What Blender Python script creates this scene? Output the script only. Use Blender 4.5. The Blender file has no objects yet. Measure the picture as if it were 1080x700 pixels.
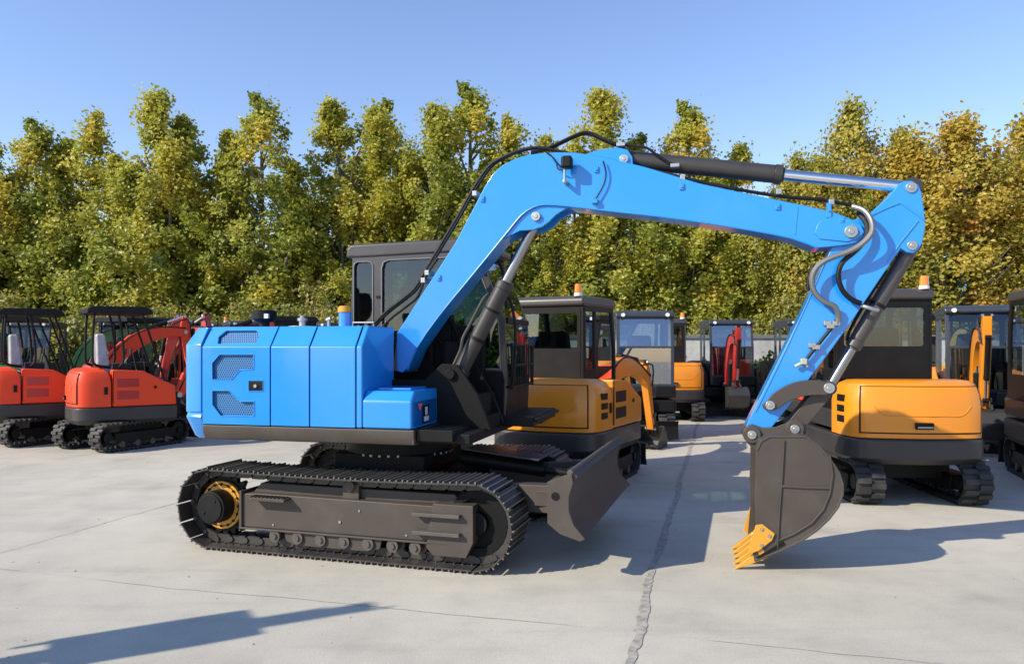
import bpy, bmesh, math, random
from mathutils import Vector, Matrix, noise
random.seed(7)
sc = bpy.context.scene
R = math.radians
PI = math.pi

# ---------------------------------------------------------------- camera, sky, sun, exposure
cd = bpy.data.cameras.new('camera'); cam = bpy.data.objects.new('camera', cd); sc.collection.objects.link(cam)
cam.location = (0, 0, 1.7); cam.rotation_euler = (R(90), 0, 0)
cd.sensor_width = 36; cd.lens = 26.67; cd.shift_y = 16/1080; cd.clip_start = .05; cd.clip_end = 3000
sc.camera = cam
SUN_AZ, SUN_EL = R(27), R(33)          # shadows run towards (cos az, sin az)
w = bpy.data.worlds.new('World'); sc.world = w; w.use_nodes = True
nt = w.node_tree; nt.nodes.clear()
sky = nt.nodes.new('ShaderNodeTexSky'); sky.sky_type = 'NISHITA'; sky.sun_disc = False
sky.sun_elevation = SUN_EL
sky.altitude = 0; sky.air_density = 1.2; sky.dust_density = .1; sky.ozone_density = 3.6
bg = nt.nodes.new('ShaderNodeBackground'); bg.inputs[1].default_value = .15
wo = nt.nodes.new('ShaderNodeOutputWorld')
tn = nt.nodes.new('ShaderNodeMix'); tn.data_type = 'RGBA'; tn.blend_type = 'MULTIPLY'; tn.inputs[0].default_value = 1; tn.inputs[7].default_value = (1.02, .955, 1.06, 1)
nt.links.new(sky.outputs[0], tn.inputs[6]); nt.links.new(tn.outputs[2], bg.inputs[0]); nt.links.new(bg.outputs[0], wo.inputs[0])
sd = bpy.data.lights.new('sun', 'SUN'); sd.energy = 4.8; sd.angle = R(.53); sd.color = (1, .915, .75)
sun = bpy.data.objects.new('sun', sd); sc.collection.objects.link(sun)
tdir = Vector((math.cos(SUN_EL)*math.cos(SUN_AZ), math.cos(SUN_EL)*math.sin(SUN_AZ), -math.sin(SUN_EL)))
sun.rotation_euler = tdir.to_track_quat('-Z', 'Y').to_euler()
# sky sun direction: rotation measured clockwise from +Y
sx, sy = -tdir.x, -tdir.y
sky.sun_rotation = math.atan2(sx, sy)
sc.view_settings.view_transform = 'Standard'; sc.view_settings.look = 'None'
sc.view_settings.gamma = 1; sc.view_settings.use_curve_mapping = False
sc.view_settings.exposure = .47
sc.render.engine = 'CYCLES'
sc.cycles.max_bounces = 8; sc.cycles.transparent_max_bounces = 16
sc.cycles.use_denoising = True

# ---------------------------------------------------------------- materials
MAT = {}
def nodes(name):
    m = bpy.data.materials.new(name); m.use_nodes = True; MAT[name] = m
    n = m.node_tree.nodes; b = n['Principled BSDF']
    return m, m.node_tree, n, b
def ramp(nt, src, stops, interp='LINEAR'):
    r = nt.nodes.new('ShaderNodeValToRGB'); r.color_ramp.interpolation = interp
    el = r.color_ramp.elements
    while len(el) < len(stops): el.new(.5)
    for e, (p, c) in zip(el, stops): e.position = p; e.color = (*c, 1) if len(c) == 3 else c
    nt.links.new(src, r.inputs[0]); return r.outputs[0]
def tex(nt, kind, scale, detail=4, vec=None, rough=.55):
    t = nt.nodes.new('ShaderNodeTex'+kind)
    t.inputs['Scale'].default_value = scale
    if kind == 'Noise': t.inputs['Detail'].default_value = detail; t.inputs['Roughness'].default_value = rough
    if vec is None:
        vec = nt.nodes.new('ShaderNodeTexCoord').outputs['Object']
    nt.links.new(vec, t.inputs['Vector'])
    return t
def mixc(nt, fac, a, b, mode='MIX'):
    m = nt.nodes.new('ShaderNodeMix'); m.data_type = 'RGBA'; m.blend_type = mode
    for sock, v in ((m.inputs[0], fac), (m.inputs[6], a), (m.inputs[7], b)):
        if isinstance(v, (int, float)): sock.default_value = v
        elif isinstance(v, tuple): sock.default_value = (*v, 1)
        else: nt.links.new(v, sock)
    return m.outputs[2]
def bump(nt, b, h, strength, dist=.01):
    n = nt.nodes.new('ShaderNodeBump'); n.inputs['Strength'].default_value = strength; n.inputs['Distance'].default_value = dist
    nt.links.new(h, n.inputs['Height']); nt.links.new(n.outputs[0], b.inputs['Normal'])
def paint(name, col, rough=.35, metal=0, coat=0, dust=.25, dustcol=(.30, .27, .23), scale=3, grain=0):
    m, nt, n, b = nodes(name)
    if max(col) < .01: b.inputs['Specular IOR Level'].default_value = .22
    t1 = tex(nt, 'Noise', scale, 6); t2 = tex(nt, 'Noise', scale*9, 5)
    f = ramp(nt, t1.outputs[0], [(.45, (0, 0, 0)), (.8, (1, 1, 1))])
    g = ramp(nt, t2.outputs[0], [(.35, (.4, .4, .4)), (.7, (1, 1, 1))])
    fg = mixc(nt, 1, f, g, 'MULTIPLY')
    sc_ = nt.nodes.new('ShaderNodeMath'); sc_.operation = 'MULTIPLY'; sc_.inputs[1].default_value = dust
    nt.links.new(fg, sc_.inputs[0])
    nt.links.new(mixc(nt, sc_.outputs[0], tuple(col), dustcol), b.inputs['Base Color'])
    rr = nt.nodes.new('ShaderNodeMapRange'); rr.inputs['To Min'].default_value = rough*.85; rr.inputs['To Max'].default_value = min(1, rough*1.3+.05)
    nt.links.new(t1.outputs[0], rr.inputs[0]); nt.links.new(rr.outputs[0], b.inputs['Roughness'])
    b.inputs['Metallic'].default_value = metal; b.inputs['Coat Weight'].default_value = coat; b.inputs['Coat Roughness'].default_value = .08
    if grain: bump(nt, b, t2.outputs[0], grain, .004)
    return m
def hexmesh(name, base, hole, pitch, rad):
    # punched sheet: rows of round holes laid out in the part's own x-z plane
    m, nt, n, b = nodes(name)
    tc = nt.nodes.new('ShaderNodeTexCoord'); sp = nt.nodes.new('ShaderNodeSeparateXYZ'); nt.links.new(tc.outputs['Object'], sp.inputs[0])
    def M(op, a, b_=None, c=None):
        q = nt.nodes.new('ShaderNodeMath'); q.operation = op
        for i, v in enumerate((a, b_, c)):
            if v is None: continue
            if isinstance(v, (int, float)): q.inputs[i].default_value = v
            else: nt.links.new(v, q.inputs[i])
        return q.outputs[0]
    def cell(ox, oz):
        u = M('SUBTRACT', M('FRACT', M('ADD', M('DIVIDE', sp.outputs[0], pitch), ox)), .5)
        v = M('SUBTRACT', M('FRACT', M('ADD', M('DIVIDE', sp.outputs[2], pitch*1.732), oz)), .5)
        v = M('MULTIPLY', v, 1.732)
        return M('SQRT', M('ADD', M('MULTIPLY', u, u), M('MULTIPLY', v, v)))
    d = M('MINIMUM', cell(10, 10), cell(10.5, 10.5))
    h = M('LESS_THAN', d, rad)
    nt.links.new(mixc(nt, h, base, hole), b.inputs['Base Color']); b.inputs['Roughness'].default_value = .5
    return m
def glass(name, tint, refl=.12):
    m, nt, n, b = nodes(name); n.remove(b)
    tr = nt.nodes.new('ShaderNodeBsdfTransparent'); tr.inputs[0].default_value = (*tint, 1)
    gl = nt.nodes.new('ShaderNodeBsdfGlossy'); gl.inputs['Roughness'].default_value = .02; gl.inputs[0].default_value = (.9, .95, 1, 1)
    fr = nt.nodes.new('ShaderNodeFresnel'); fr.inputs[0].default_value = 1.5
    ad = nt.nodes.new('ShaderNodeMath'); ad.operation = 'ADD'; ad.inputs[1].default_value = refl
    nt.links.new(fr.outputs[0], ad.inputs[0])
    mx = nt.nodes.new('ShaderNodeMixShader'); nt.links.new(ad.outputs[0], mx.inputs[0])
    nt.links.new(tr.outputs[0], mx.inputs[1]); nt.links.new(gl.outputs[0], mx.inputs[2])
    nt.links.new(mx.outputs[0], n['Material Output'].inputs[0]); return m

BLUE = paint('blue_paint', (.008, .235, .70), .28, 0, .8, .12, (.20, .40, .62), 1.3)
BLUED = hexmesh('blue_punched_sheet', (.03, .22, .55), (.003, .004, .006), .021, .36)
BROWN = paint('grey_brown_paint', (.052, .041, .034), .5, 0, 0, .35, (.14, .12, .10), 4)
DARK = paint('dark_grey_paint', (.030, .028, .028), .42, 0, .1, .3, (.08, .072, .065), 3)
CABG = paint('cab_grey_paint', (.046, .039, .038), .38, 0, .2, .3, (.12, .11, .10), 2)
BLACK = paint('black_paint', (.0065, .0065, .007), .45, 0, 0, .3, (.03, .028, .025), 4)
STEEL = paint('track_steel', (.062, .058, .055), .42, .5, 0, .5, (.15, .13, .115), 5)
WORN = paint('worn_grouser_steel', (.22, .21, .20), .38, .7, 0, .5, (.12, .10, .09), 12)
LINK = paint('link_steel', (.10, .088, .078), .5, .4, 0, .5, (.2, .17, .14), 6)
CHROME = paint('chrome', (.75, .76, .78), .12, 1, 0, .02)
ROD = paint('grey_rod', (.32, .32, .33), .2, 1, 0, .05)
MATTE = paint('matte_black', (.004, .004, .0045), .6, 0, 0, .2, (.015, .014, .013), 4)
ZINC = paint('zinc_steel', (.45, .45, .44), .35, .9, 0, .2)
RUBBER = paint('rubber', (.022, .022, .022), .6, 0, 0, .7, (.12, .11, .10), 6, .2)
HOSE = paint('hose_rubber', (.008, .008, .009), .5, 0, 0, .2)
YELL = paint('yellow_paint', (.74, .245, .006), .34, 0, .4, .12, (.45, .32, .15), 1.5)
GOLD = paint('tooth_yellow', (.60, .29, .03), .4, .1, .2, .2, (.35, .25, .1), 6)
YELB = paint('bright_yellow_paint', (.75, .50, .02), .35, 0, .4, .15)
RED = paint('red_paint', (.76, .048, .003), .45, 0, 0, .10, (.5, .08, .02), 1.5)
DRED = paint('deep_red_paint', (.38, .015, .012), .34, 0, .4, .15, (.3, .1, .08), 1.5)
GREEN = paint('green_paint', (.015, .16, .035), .34, 0, .4, .15)
NAVY = paint('navy_frame_paint', (.030, .036, .05), .4, 0, .2, .3, (.1, .1, .1), 2)
WRAP = paint('seat_plastic_wrap', (.30, .31, .33), .3, 0, .6, .7, (.75, .76, .78), 9, .8)
SEAT = paint('seat_fabric', (.02, .02, .022), .8, 0, 0, .3)
ORANGE = paint('amber_lens', (.9, .22, .01), .15, 0, .8, .03)
WHITE = paint('white_plastic', (.75, .74, .70), .4, 0, 0, .2)
REDP = paint('red_plastic', (.7, .02, .02), .4, 0, .3, .1)
VALVE = paint('pale_brass', (.42, .44, .33), .4, .3, 0, .3)
STICK = paint('sticker_red', (.75, .12, .12), .4, 0, 0, .1)
STICW = paint('sticker_pale', (.55, .58, .62), .4, 0, 0, .5, (.1, .1, .12), 30)
RIBHOSE = paint('steel_sleeved_hose', (.22, .215, .21), .38, .7, 0, .3)
GLASS = glass('green_tinted_glass', (.30, .45, .41), .04)
GLASC = glass('clear_glass', (.60, .66, .66), .04)
GLASR = glass('sky_reflecting_windscreen', (.62, .70, .76), .30)
CONDUIT = paint('hose_guard_grey', (.20, .20, .20), .5, .3, 0, .3)

# concrete yard
def concrete():
    m, nt, n, b = nodes('worn_concrete')
    a = tex(nt, 'Noise', .35, 8); c = tex(nt, 'Noise', 2.3, 8, rough=.65); d = tex(nt, 'Noise', 70, 6, rough=.8); e = tex(nt, 'Noise', .9, 5)
    base = ramp(nt, a.outputs[0], [(.3, (.425, .395, .33)), (.5, (.49, .455, .38)), (.72, (.55, .51, .43))])
    mid = ramp(nt, c.outputs[0], [(.28, (.86, .86, .86)), (.48, (.98, .98, .98)), (.72, (1.06, 1.055, 1.04))])
    fine = ramp(nt, d.outputs[0], [(.3, (.72, .72, .72)), (.62, (1.07, 1.07, 1.07))])
    x = mixc(nt, 1, base, mid, 'MULTIPLY'); x = mixc(nt, .75, x, fine, 'MULTIPLY')
    v = tex(nt, 'Voronoi', .55)
    # darker wet-looking patches of old grime
    gr = ramp(nt, e.outputs[0], [(.54, (1, 1, 1)), (.64, (.91, .905, .90)), (.8, (.84, .83, .815))])
    x = mixc(nt, .8, x, gr, 'MULTIPLY')
    # long faint tyre and track scuffs
    tc = nt.nodes.new('ShaderNodeTexCoord'); mp = nt.nodes.new('ShaderNodeMapping')
    mp.inputs['Rotation'].default_value = (0, 0, R(25)); mp.inputs['Scale'].default_value = (.25, 3.2, 1)
    nt.links.new(tc.outputs['Object'], mp.inputs[0])
    s = tex(nt, 'Noise', 1.6, 5, mp.outputs[0], .6)
    sr = ramp(nt, s.outputs[0], [(.30, (.86, .86, .87)), (.45, (1, 1, 1)), (.68, (1, 1, 1)), (.8, (1.08, 1.07, 1.05))])
    x = mixc(nt, .7, x, sr, 'MULTIPLY')
    wv = nt.nodes.new('ShaderNodeTexWave'); wv.wave_type = 'RINGS'; wv.rings_direction = 'Z'; wv.inputs['Scale'].default_value = .22; wv.inputs['Distortion'].default_value = 2.5; wv.inputs['Detail'].default_value = 3; wv.inputs['Detail Scale'].default_value = .6
    m2 = nt.nodes.new('ShaderNodeMapping'); m2.inputs['Location'].default_value = (-3.5, -9, 0); nt.links.new(tc.outputs['Object'], m2.inputs[0]); nt.links.new(m2.outputs[0], wv.inputs[0])
    wr = ramp(nt, wv.outputs[0], [(.80, (1, 1, 1)), (.93, (.86, .86, .86)), (1, (.80, .80, .80))])
    wm = ramp(nt, e.outputs[0], [(.42, (0, 0, 0)), (.6, (1, 1, 1))])
    x = mixc(nt, mixc(nt, 1, wm, (.55, .55, .55), 'MULTIPLY'), x, mixc(nt, 1, x, wr, 'MULTIPLY'))
    ov = tex(nt, 'Voronoi', .42); od = tex(nt, 'Noise', 3.1, 5)
    of = nt.nodes.new('ShaderNodeMath'); of.operation = 'MULTIPLY_ADD'; nt.links.new(od.outputs[0], of.inputs[0]); of.inputs[1].default_value = .22; nt.links.new(ov.outputs['Distance'], of.inputs[2])
    x = mixc(nt, .8, x, ramp(nt, of.outputs[0], [(.13, (.70, .68, .65)), (.20, (.90, .89, .88)), (.27, (1, 1, 1))]), 'MULTIPLY')
    # pits
    p = tex(nt, 'Voronoi', 7); pr = ramp(nt, p.outputs[0], [(.02, (.55, .53, .5)), (.055, (1, 1, 1))])
    x = mixc(nt, .6, x, pr, 'MULTIPLY')
    nt.links.new(x, b.inputs['Base Color']); b.inputs['Roughness'].default_value = .82
    h = mixc(nt, .5, c.outputs[0], d.outputs[0]); bump(nt, b, h, .5, .012)
    return m
CONC = concrete()
def crackmat(name, c0, c1):
    m, nt, n, b = nodes(name); t = tex(nt, 'Noise', 14, 6, rough=.7)
    nt.links.new(ramp(nt, t.outputs[0], [(.35, c0), (.6, c1)]), b.inputs['Base Color']); b.inputs['Roughness'].default_value = .9
    bump(nt, b, t.outputs[0], .3, .008); return m
CRACK = crackmat('joint_dirt', (.19, .175, .15), (.40, .37, .32))
CRACKL = crackmat('fine_joint_dirt', (.36, .335, .285), (.50, .47, .40))
SOIL = crackmat('soil', (.10, .085, .05), (.19, .16, .10))
def plaster():
    m, nt, n, b = nodes('weathered_wall_plaster'); t = tex(nt, 'Noise', 1.2, 7); u = tex(nt, 'Noise', 12, 5)
    x = ramp(nt, t.outputs[0], [(.3, (.42, .41, .39)), (.6, (.62, .60, .55))]); y = ramp(nt, u.outputs[0], [(.3, (.8, .8, .8)), (.7, (1, 1, 1))])
    nt.links.new(mixc(nt, 1, x, y, 'MULTIPLY'), b.inputs['Base Color']); b.inputs['Roughness'].default_value = .9; return m
PLAST = plaster()
def cladding():
    m, nt, n, b = nodes('pale_blue_cladding')
    wv = nt.nodes.new('ShaderNodeTexWave'); wv.inputs['Scale'].default_value = 1.6; wv.bands_direction = 'X'
    tc = nt.nodes.new('ShaderNodeTexCoord'); nt.links.new(tc.outputs['Object'], wv.inputs[0])
    nt.links.new(ramp(nt, wv.outputs[0], [(.0, (.12, .42, .55)), (1, (.17, .52, .66))]), b.inputs['Base Color'])
    b.inputs['Roughness'].default_value = .5; bump(nt, b, wv.outputs[0], .5, .03); return m
CLAD = cladding()
def leafmat(name, stops, trans=.45):
    m, nt, n, b = nodes(name)
    at = nt.nodes.new('ShaderNodeAttribute'); at.attribute_name = 'leaf'
    oi = nt.nodes.new('ShaderNodeObjectInfo')
    add = nt.nodes.new('ShaderNodeMath'); add.operation = 'MULTIPLY_ADD'
    nt.links.new(oi.outputs['Random'], add.inputs[0]); add.inputs[1].default_value = .14
    nt.links.new(at.outputs['Fac'], add.inputs[2])
    col = ramp(nt, add.outputs[0], stops)
    nt.links.new(col, b.inputs['Base Color']); b.inputs['Roughness'].default_value = .45
    tl = nt.nodes.new('ShaderNodeBsdfTranslucent'); nt.links.new(col, tl.inputs[0])
    mx = nt.nodes.new('ShaderNodeMixShader'); mx.inputs[0].default_value = trans
    nt.links.new(b.outputs[0], mx.inputs[1]); nt.links.new(tl.outputs[0], mx.inputs[2])
    nt.links.new(mx.outputs[0], n['Material Output'].inputs[0]); return m
LEAFG = leafmat('poplar_leaves', [(.0, (.17, .22, .04)), (.35, (.32, .345, .05)), (.65, (.48, .45, .062)), (.88, (.60, .50, .07)), (1, (.62, .45, .07))], .5)
LEAFA = leafmat('autumn_leaves', [(.0, (.18, .20, .035)), (.3, (.32, .30, .045)), (.6, (.48, .38, .055)), (.85, (.54, .32, .055)), (1, (.52, .21, .045))], .45)
LEAFD = leafmat('shrub_leaves', [(.0, (.12, .13, .03)), (.5, (.24, .25, .05)), (1, (.38, .31, .08))], .45)
LEAFK = leafmat('evergreen_leaves', [(.0, (.01, .02, .008)), (.6, (.025, .05, .014)), (1, (.05, .08, .02))], .15)
BARK = crackmat('bark', (.07, .055, .04), (.19, .16, .125))

# ---------------------------------------------------------------- mesh collector
class MB:
    def __init__(s, mtx=None): s.v = []; s.f = []; s.m = mtx; s.cur = 0; s.mi = []
    def add(s, vs, fs):
        s.mi += [s.cur]*len(fs); o = len(s.v); s.v += [Vector(v) for v in vs]; s.f += [[i+o for i in f] for f in fs]; return s
    def obox(s, c, ex, ey, ez):
        c = Vector(c); ex = Vector(ex); ey = Vector(ey); ez = Vector(ez)
        vs = [c+a*ex+b*ey+d*ez for a in (-1, 1) for b in (-1, 1) for d in (-1, 1)]
        return s.add(vs, [(0, 1, 3, 2), (4, 6, 7, 5), (0, 4, 5, 1), (2, 3, 7, 6), (0, 2, 6, 4), (1, 5, 7, 3)])
    def box(s, x0, x1, y0, y1, z0, z1):
        return s.obox(((x0+x1)/2, (y0+y1)/2, (z0+z1)/2), ((x1-x0)/2, 0, 0), (0, (y1-y0)/2, 0), (0, 0, (z1-z0)/2))
    def prism(s, pts, a, b, axis='y'):
        n = len(pts)
        def mk(p, t): return {'y': (p[0], t, p[1]), 'x': (t, p[0], p[1]), 'z': (p[0], p[1], t)}[axis]
        vs = [mk(p, a) for p in pts]+[mk(p, b) for p in pts]
        return s.add(vs, [list(range(n)), list(range(2*n-1, n-1, -1))]+[(i, (i+1) % n, n+(i+1) % n, n+i) for i in range(n)])
    def cyl(s, p0, p1, r0, r1=None, n=20):
        p0 = Vector(p0); p1 = Vector(p1); r1 = r0 if r1 is None else r1
        d = (p1-p0).normalized(); u = d.orthogonal().normalized(); v = d.cross(u)
        vs = [p0+(u*math.cos(2*PI*i/n)+v*math.sin(2*PI*i/n))*r0 for i in range(n)]+[p1+(u*math.cos(2*PI*i/n)+v*math.sin(2*PI*i/n))*r1 for i in range(n)]
        return s.add(vs, [list(range(n))[::-1], list(range(n, 2*n))]+[(i, (i+1) % n, n+(i+1) % n, n+i) for i in range(n)])
    def ring(s, c, ax, ro, ri, h, n=28):
        c = Vector(c); d = Vector(ax).normalized(); u = d.orthogonal().normalized(); v = d.cross(u); o = []
        for r, t in ((ro, 0), (ro, h), (ri, h), (ri, 0)):
            o += [c+d*t+(u*math.cos(2*PI*i/n)+v*math.sin(2*PI*i/n))*r for i in range(n)]
        fs = []
        for k in range(4):
            for i in range(n):
                a = k*n+i; b = k*n+(i+1) % n; c2 = ((k+1) % 4)*n+(i+1) % n; d2 = ((k+1) % 4)*n+i
                fs.append((a, b, c2, d2))
        return s.add(o, fs)
    def tube(s, pts, r, n=8, smooth=3):
        P_ = [Vector(p) for p in pts]
        if smooth and len(P_) > 2:
            q = []
            for i in range(len(P_)-1):
                a = P_[max(i-1, 0)]; b = P_[i]; c = P_[i+1]; d = P_[min(i+2, len(P_)-1)]
                for k in range(smooth):
                    t = k/smooth
                    q.append(.5*((2*b)+(c-a)*t+(2*a-5*b+4*c-d)*t*t+(3*b-a-3*c+d)*t**3))
            q.append(P_[-1]); P_ = q
        vs = []; u = None
        for i, p in enumerate(P_):
            d = (P_[min(i+1, len(P_)-1)]-P_[max(i-1, 0)]).normalized()
            if u is None: u = d.orthogonal().normalized()
            else:
                u = (u-d*u.dot(d)); u = u.normalized() if u.length > 1e-6 else d.orthogonal().normalized()
            v = d.cross(u)
            rr = r(i/(len(P_)-1)) if callable(r) else r
            vs += [p+(u*math.cos(2*PI*k/n)+v*math.sin(2*PI*k/n))*rr for k in range(n)]
        m = len(P_); fs = [list(range(n))[::-1], list(range((m-1)*n, m*n))]
        for i in range(m-1):
            for k in range(n): fs.append((i*n+k, i*n+(k+1) % n, (i+1)*n+(k+1) % n, (i+1)*n+k))
        return s.add(vs, fs)
    def loft(s, outline, prof):
        # outline: plan polygon (counterclockwise); prof: [(inset, z)] upwards
        n = len(outline); vs = []
        for ins, z in prof:
            for p in inset(outline, ins): vs.append((p[0], p[1], z))
        fs = [list(range(n))[::-1], list(range((len(prof)-1)*n, len(prof)*n))]
        for k in range(len(prof)-1):
            for i in range(n): fs.append((k*n+i, k*n+(i+1) % n, (k+1)*n+(i+1) % n, (k+1)*n+i))
        return s.add(vs, fs)
    def strip(s, pts, prof, off=.01, thick=.02):
        # a curved panel over an open run of plan points (outer side = right of travel direction)
        n = len(pts); nr = []
        for i in range(n):
            a = Vector(pts[max(i-1, 0)]); b = Vector(pts[min(i+1, n-1)]); d = (b-a).normalized(); nr.append(Vector((d.y, -d.x)))
        vs = []; m = len(prof)
        for lay in (off, off-thick):
            for ins, z in prof:
                for p, q in zip(pts, nr): vs.append((p[0]+q.x*(lay-ins), p[1]+q.y*(lay-ins), z))
        L = n*m; fs = []
        for k in range(m-1):
            for i in range(n-1):
                a = k*n+i; fs.append((a, a+1, a+n+1, a+n)); fs.append((L+a+n, L+a+n+1, L+a+1, L+a))
        for i in range(n-1):
            fs.append((i+1, i, L+i, L+i+1)); a = (m-1)*n+i; fs.append((a, a+1, L+a+1, L+a))
        for k in range(m-1):
            a = k*n; fs.append((a, a+n, L+a+n, L+a)); a = k*n+n-1; fs.append((a+n, a, L+a, L+a+n))
        return s.add(vs, fs)
    def build(s, name, mat, parent=None, bev=0, seg=2, ang=35, label=None):
        me = bpy.data.meshes.new(name)
        vs = [s.m @ v for v in s.v] if s.m else s.v
        me.from_pydata([tuple(v) for v in vs], [], s.f)
        bm = bmesh.new(); bm.from_mesh(me); bmesh.ops.recalc_face_normals(bm, faces=bm.faces); bm.to_mesh(me); bm.free()
        me.polygons.foreach_set('use_smooth', [True]*len(me.polygons))
        if not bev: me.set_sharp_from_angle(angle=R(ang))
        if isinstance(mat, tuple):
            for q in mat: me.materials.append(q)
            me.polygons.foreach_set('material_index', s.mi)
        else: me.materials.append(mat)
        o = bpy.data.objects.new(name, me); sc.collection.objects.link(o)
        if parent: o.parent = parent
        if label: o['label'] = label
        if bev:
            b = o.modifiers.new('bevel', 'BEVEL'); b.width = bev; b.segments = seg; b.limit_method = 'ANGLE'; b.angle_limit = R(30); b.harden_normals = True
        return o
def inset(poly, d):
    if not d: return [tuple(p) for p in poly]
    n = len(poly); out = []
    for i in range(n):
        a = Vector(poly[i-1]); b = Vector(poly[i]); c = Vector(poly[(i+1) % n])
        d1 = (b-a).normalized(); d2 = (c-b).normalized()
        n1 = Vector((-d1.y, d1.x)); n2 = Vector((-d2.y, d2.x)); k = (n1+n2); k = k.normalized()
        out.append(tuple(b+k*d/max(.35, k.dot(n1))))
    return out
def plate_holes(mb, outer, holes, to3, thick):
    """planar plate with holes. to3(u, v, t) -> 3D point, t = depth through the plate"""
    bm = bmesh.new()
    for loop in [outer]+holes:
        vs = [bm.verts.new((p[0], p[1], 0)) for p in loop]
        for i in range(len(vs)): bm.edges.new((vs[i], vs[(i+1) % len(vs)]))
    bmesh.ops.triangle_fill(bm, use_beauty=True, use_dissolve=False, edges=bm.edges[:])
    bm.verts.ensure_lookup_table()
    vs = [v.co.copy() for v in bm.verts]; fs = [[v.index for v in f.verts] for f in bm.faces]
    n = len(vs); be = [(e.verts[0].index, e.verts[1].index) for e in bm.edges if len(e.link_faces) == 1]
    bm.free()
    V = [to3(v.x, v.y, 0) for v in vs]+[to3(v.x, v.y, thick) for v in vs]
    F = fs+[[i+n for i in f][::-1] for f in fs]+[(a, b, b+n, a+n) for a, b in be]
    return mb.add(V, F)
def tag(o, label=None, cat=None, group=None, kind=None):
    if label: o['label'] = label
    if cat: o['category'] = cat
    if group: o['group'] = group
    if kind: o['kind'] = kind
    return o
def empty(name, loc, rz, label, cat, group=None):
    o = bpy.data.objects.new(name, None); sc.collection.objects.link(o); o.location = loc; o.rotation_euler = (0, 0, rz)
    return tag(o, label, cat, group)

# ---------------------------------------------------------------- setting: ground, joints
SLAB = R(-15)
g = MB().add([(-400, -60, 0), (400, -60, 0), (400, 900, 0), (-400, 900, 0)], [(0, 1, 2, 3)]).build('ground', CONC); tag(g, kind='structure')
def ragged(p0, p1, w0, step=.05, z=.004, wob=.012, gaps=0):
    p0 = Vector(p0); p1 = Vector(p1); d = (p1-p0).normalized(); nn = Vector((-d.y, d.x)); L = (p1-p0).length
    vs = []; fs = []; n = int(L/step)
    for i in range(n+1):
        t = i*step; c = p0+d*t+nn*(wob*4*noise.noise(Vector((t*.7, p0.x, 0)))+wob*noise.noise(Vector((t*6, p0.y, 3))))
        ww = w0*(.55+.9*abs(noise.noise(Vector((t*1.1, 5, p0.x))))+.7*abs(noise.noise(Vector((t*9, 2, p0.x)))))
        if gaps and noise.noise(Vector((t*.9, p0.x+9, 1))) > gaps: ww *= .25
        a = c+nn*ww/2*(1+.5*noise.noise(Vector((t*13, 1, 1)))); b = c-nn*ww/2*(1+.5*noise.noise(Vector((t*13, 7, 1))))
        vs += [(a.x, a.y, z), (b.x, b.y, z)]
        if i: k = 2*i; fs.append((k-2, k-1, k+1, k))
    return vs, fs
mj = MB(); mk = MB()
jd = Vector((.265, .964)).normalized()     # joint direction running away from the camera
cdv = Vector((jd.y, -jd.x))
J0 = Vector((.61, 4.07))
for k, wd in ((-2, .013), (-1, .011), (0, .075), (1, .013), (2, .013)):
    o = J0+cdv*5.25*k
    (mj if k == 0 else mk).add(*ragged(o-jd*6, o+jd*34, wd))
q0 = Vector((.46, 4.59))
for k, wd in ((0, .009), (1, .011), (2, .011), (3, .011)):
    o = q0+jd*5.6*k
    mk.add(*ragged(o-cdv*18, o+cdv*20, wd, z=.0045, gaps=.15))
tag(mj.build('ground_joints', CRACK), kind='structure')
tag(mk.build('ground_joints', CRACKL), kind='structure')
mc = MB()
for a, b in (((-5, 7.6), (-3.1, 9.3)), ((2.1, 8), (3.3, 11))):
    mc.add(*ragged(a, b, .006, wob=.06, z=.005))
tag(mc.build('ground_cracks', CRACKL), kind='structure')
rg = random.Random(5); gm_ = MB()
for i in range(150):
    d_ = rg.uniform(3.4, 14); x_ = rg.uniform(-.75, .75)*d_; q_ = rg.uniform(.002, .007); a_ = rg.random()*6.28
    gm_.obox((x_, d_, q_*.4), (q_*math.cos(a_), q_*math.sin(a_), q_*.2), (-q_*.7*math.sin(a_), q_*.7*math.cos(a_), 0), (0, 0, q_*.4))
tag(gm_.build('grit', CRACK), kind='stuff', label='small grit and crumbs scattered on the concrete', cat='grit')
# soil strip under the trees behind the yard wall
s_ = MB().add([(-120, 22.4, .006), (120, 22.4, .006), (120, 120, .006), (-120, 120, .006)], [(0, 1, 2, 3)]).build('verge', SOIL); tag(s_, kind='structure')

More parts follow.
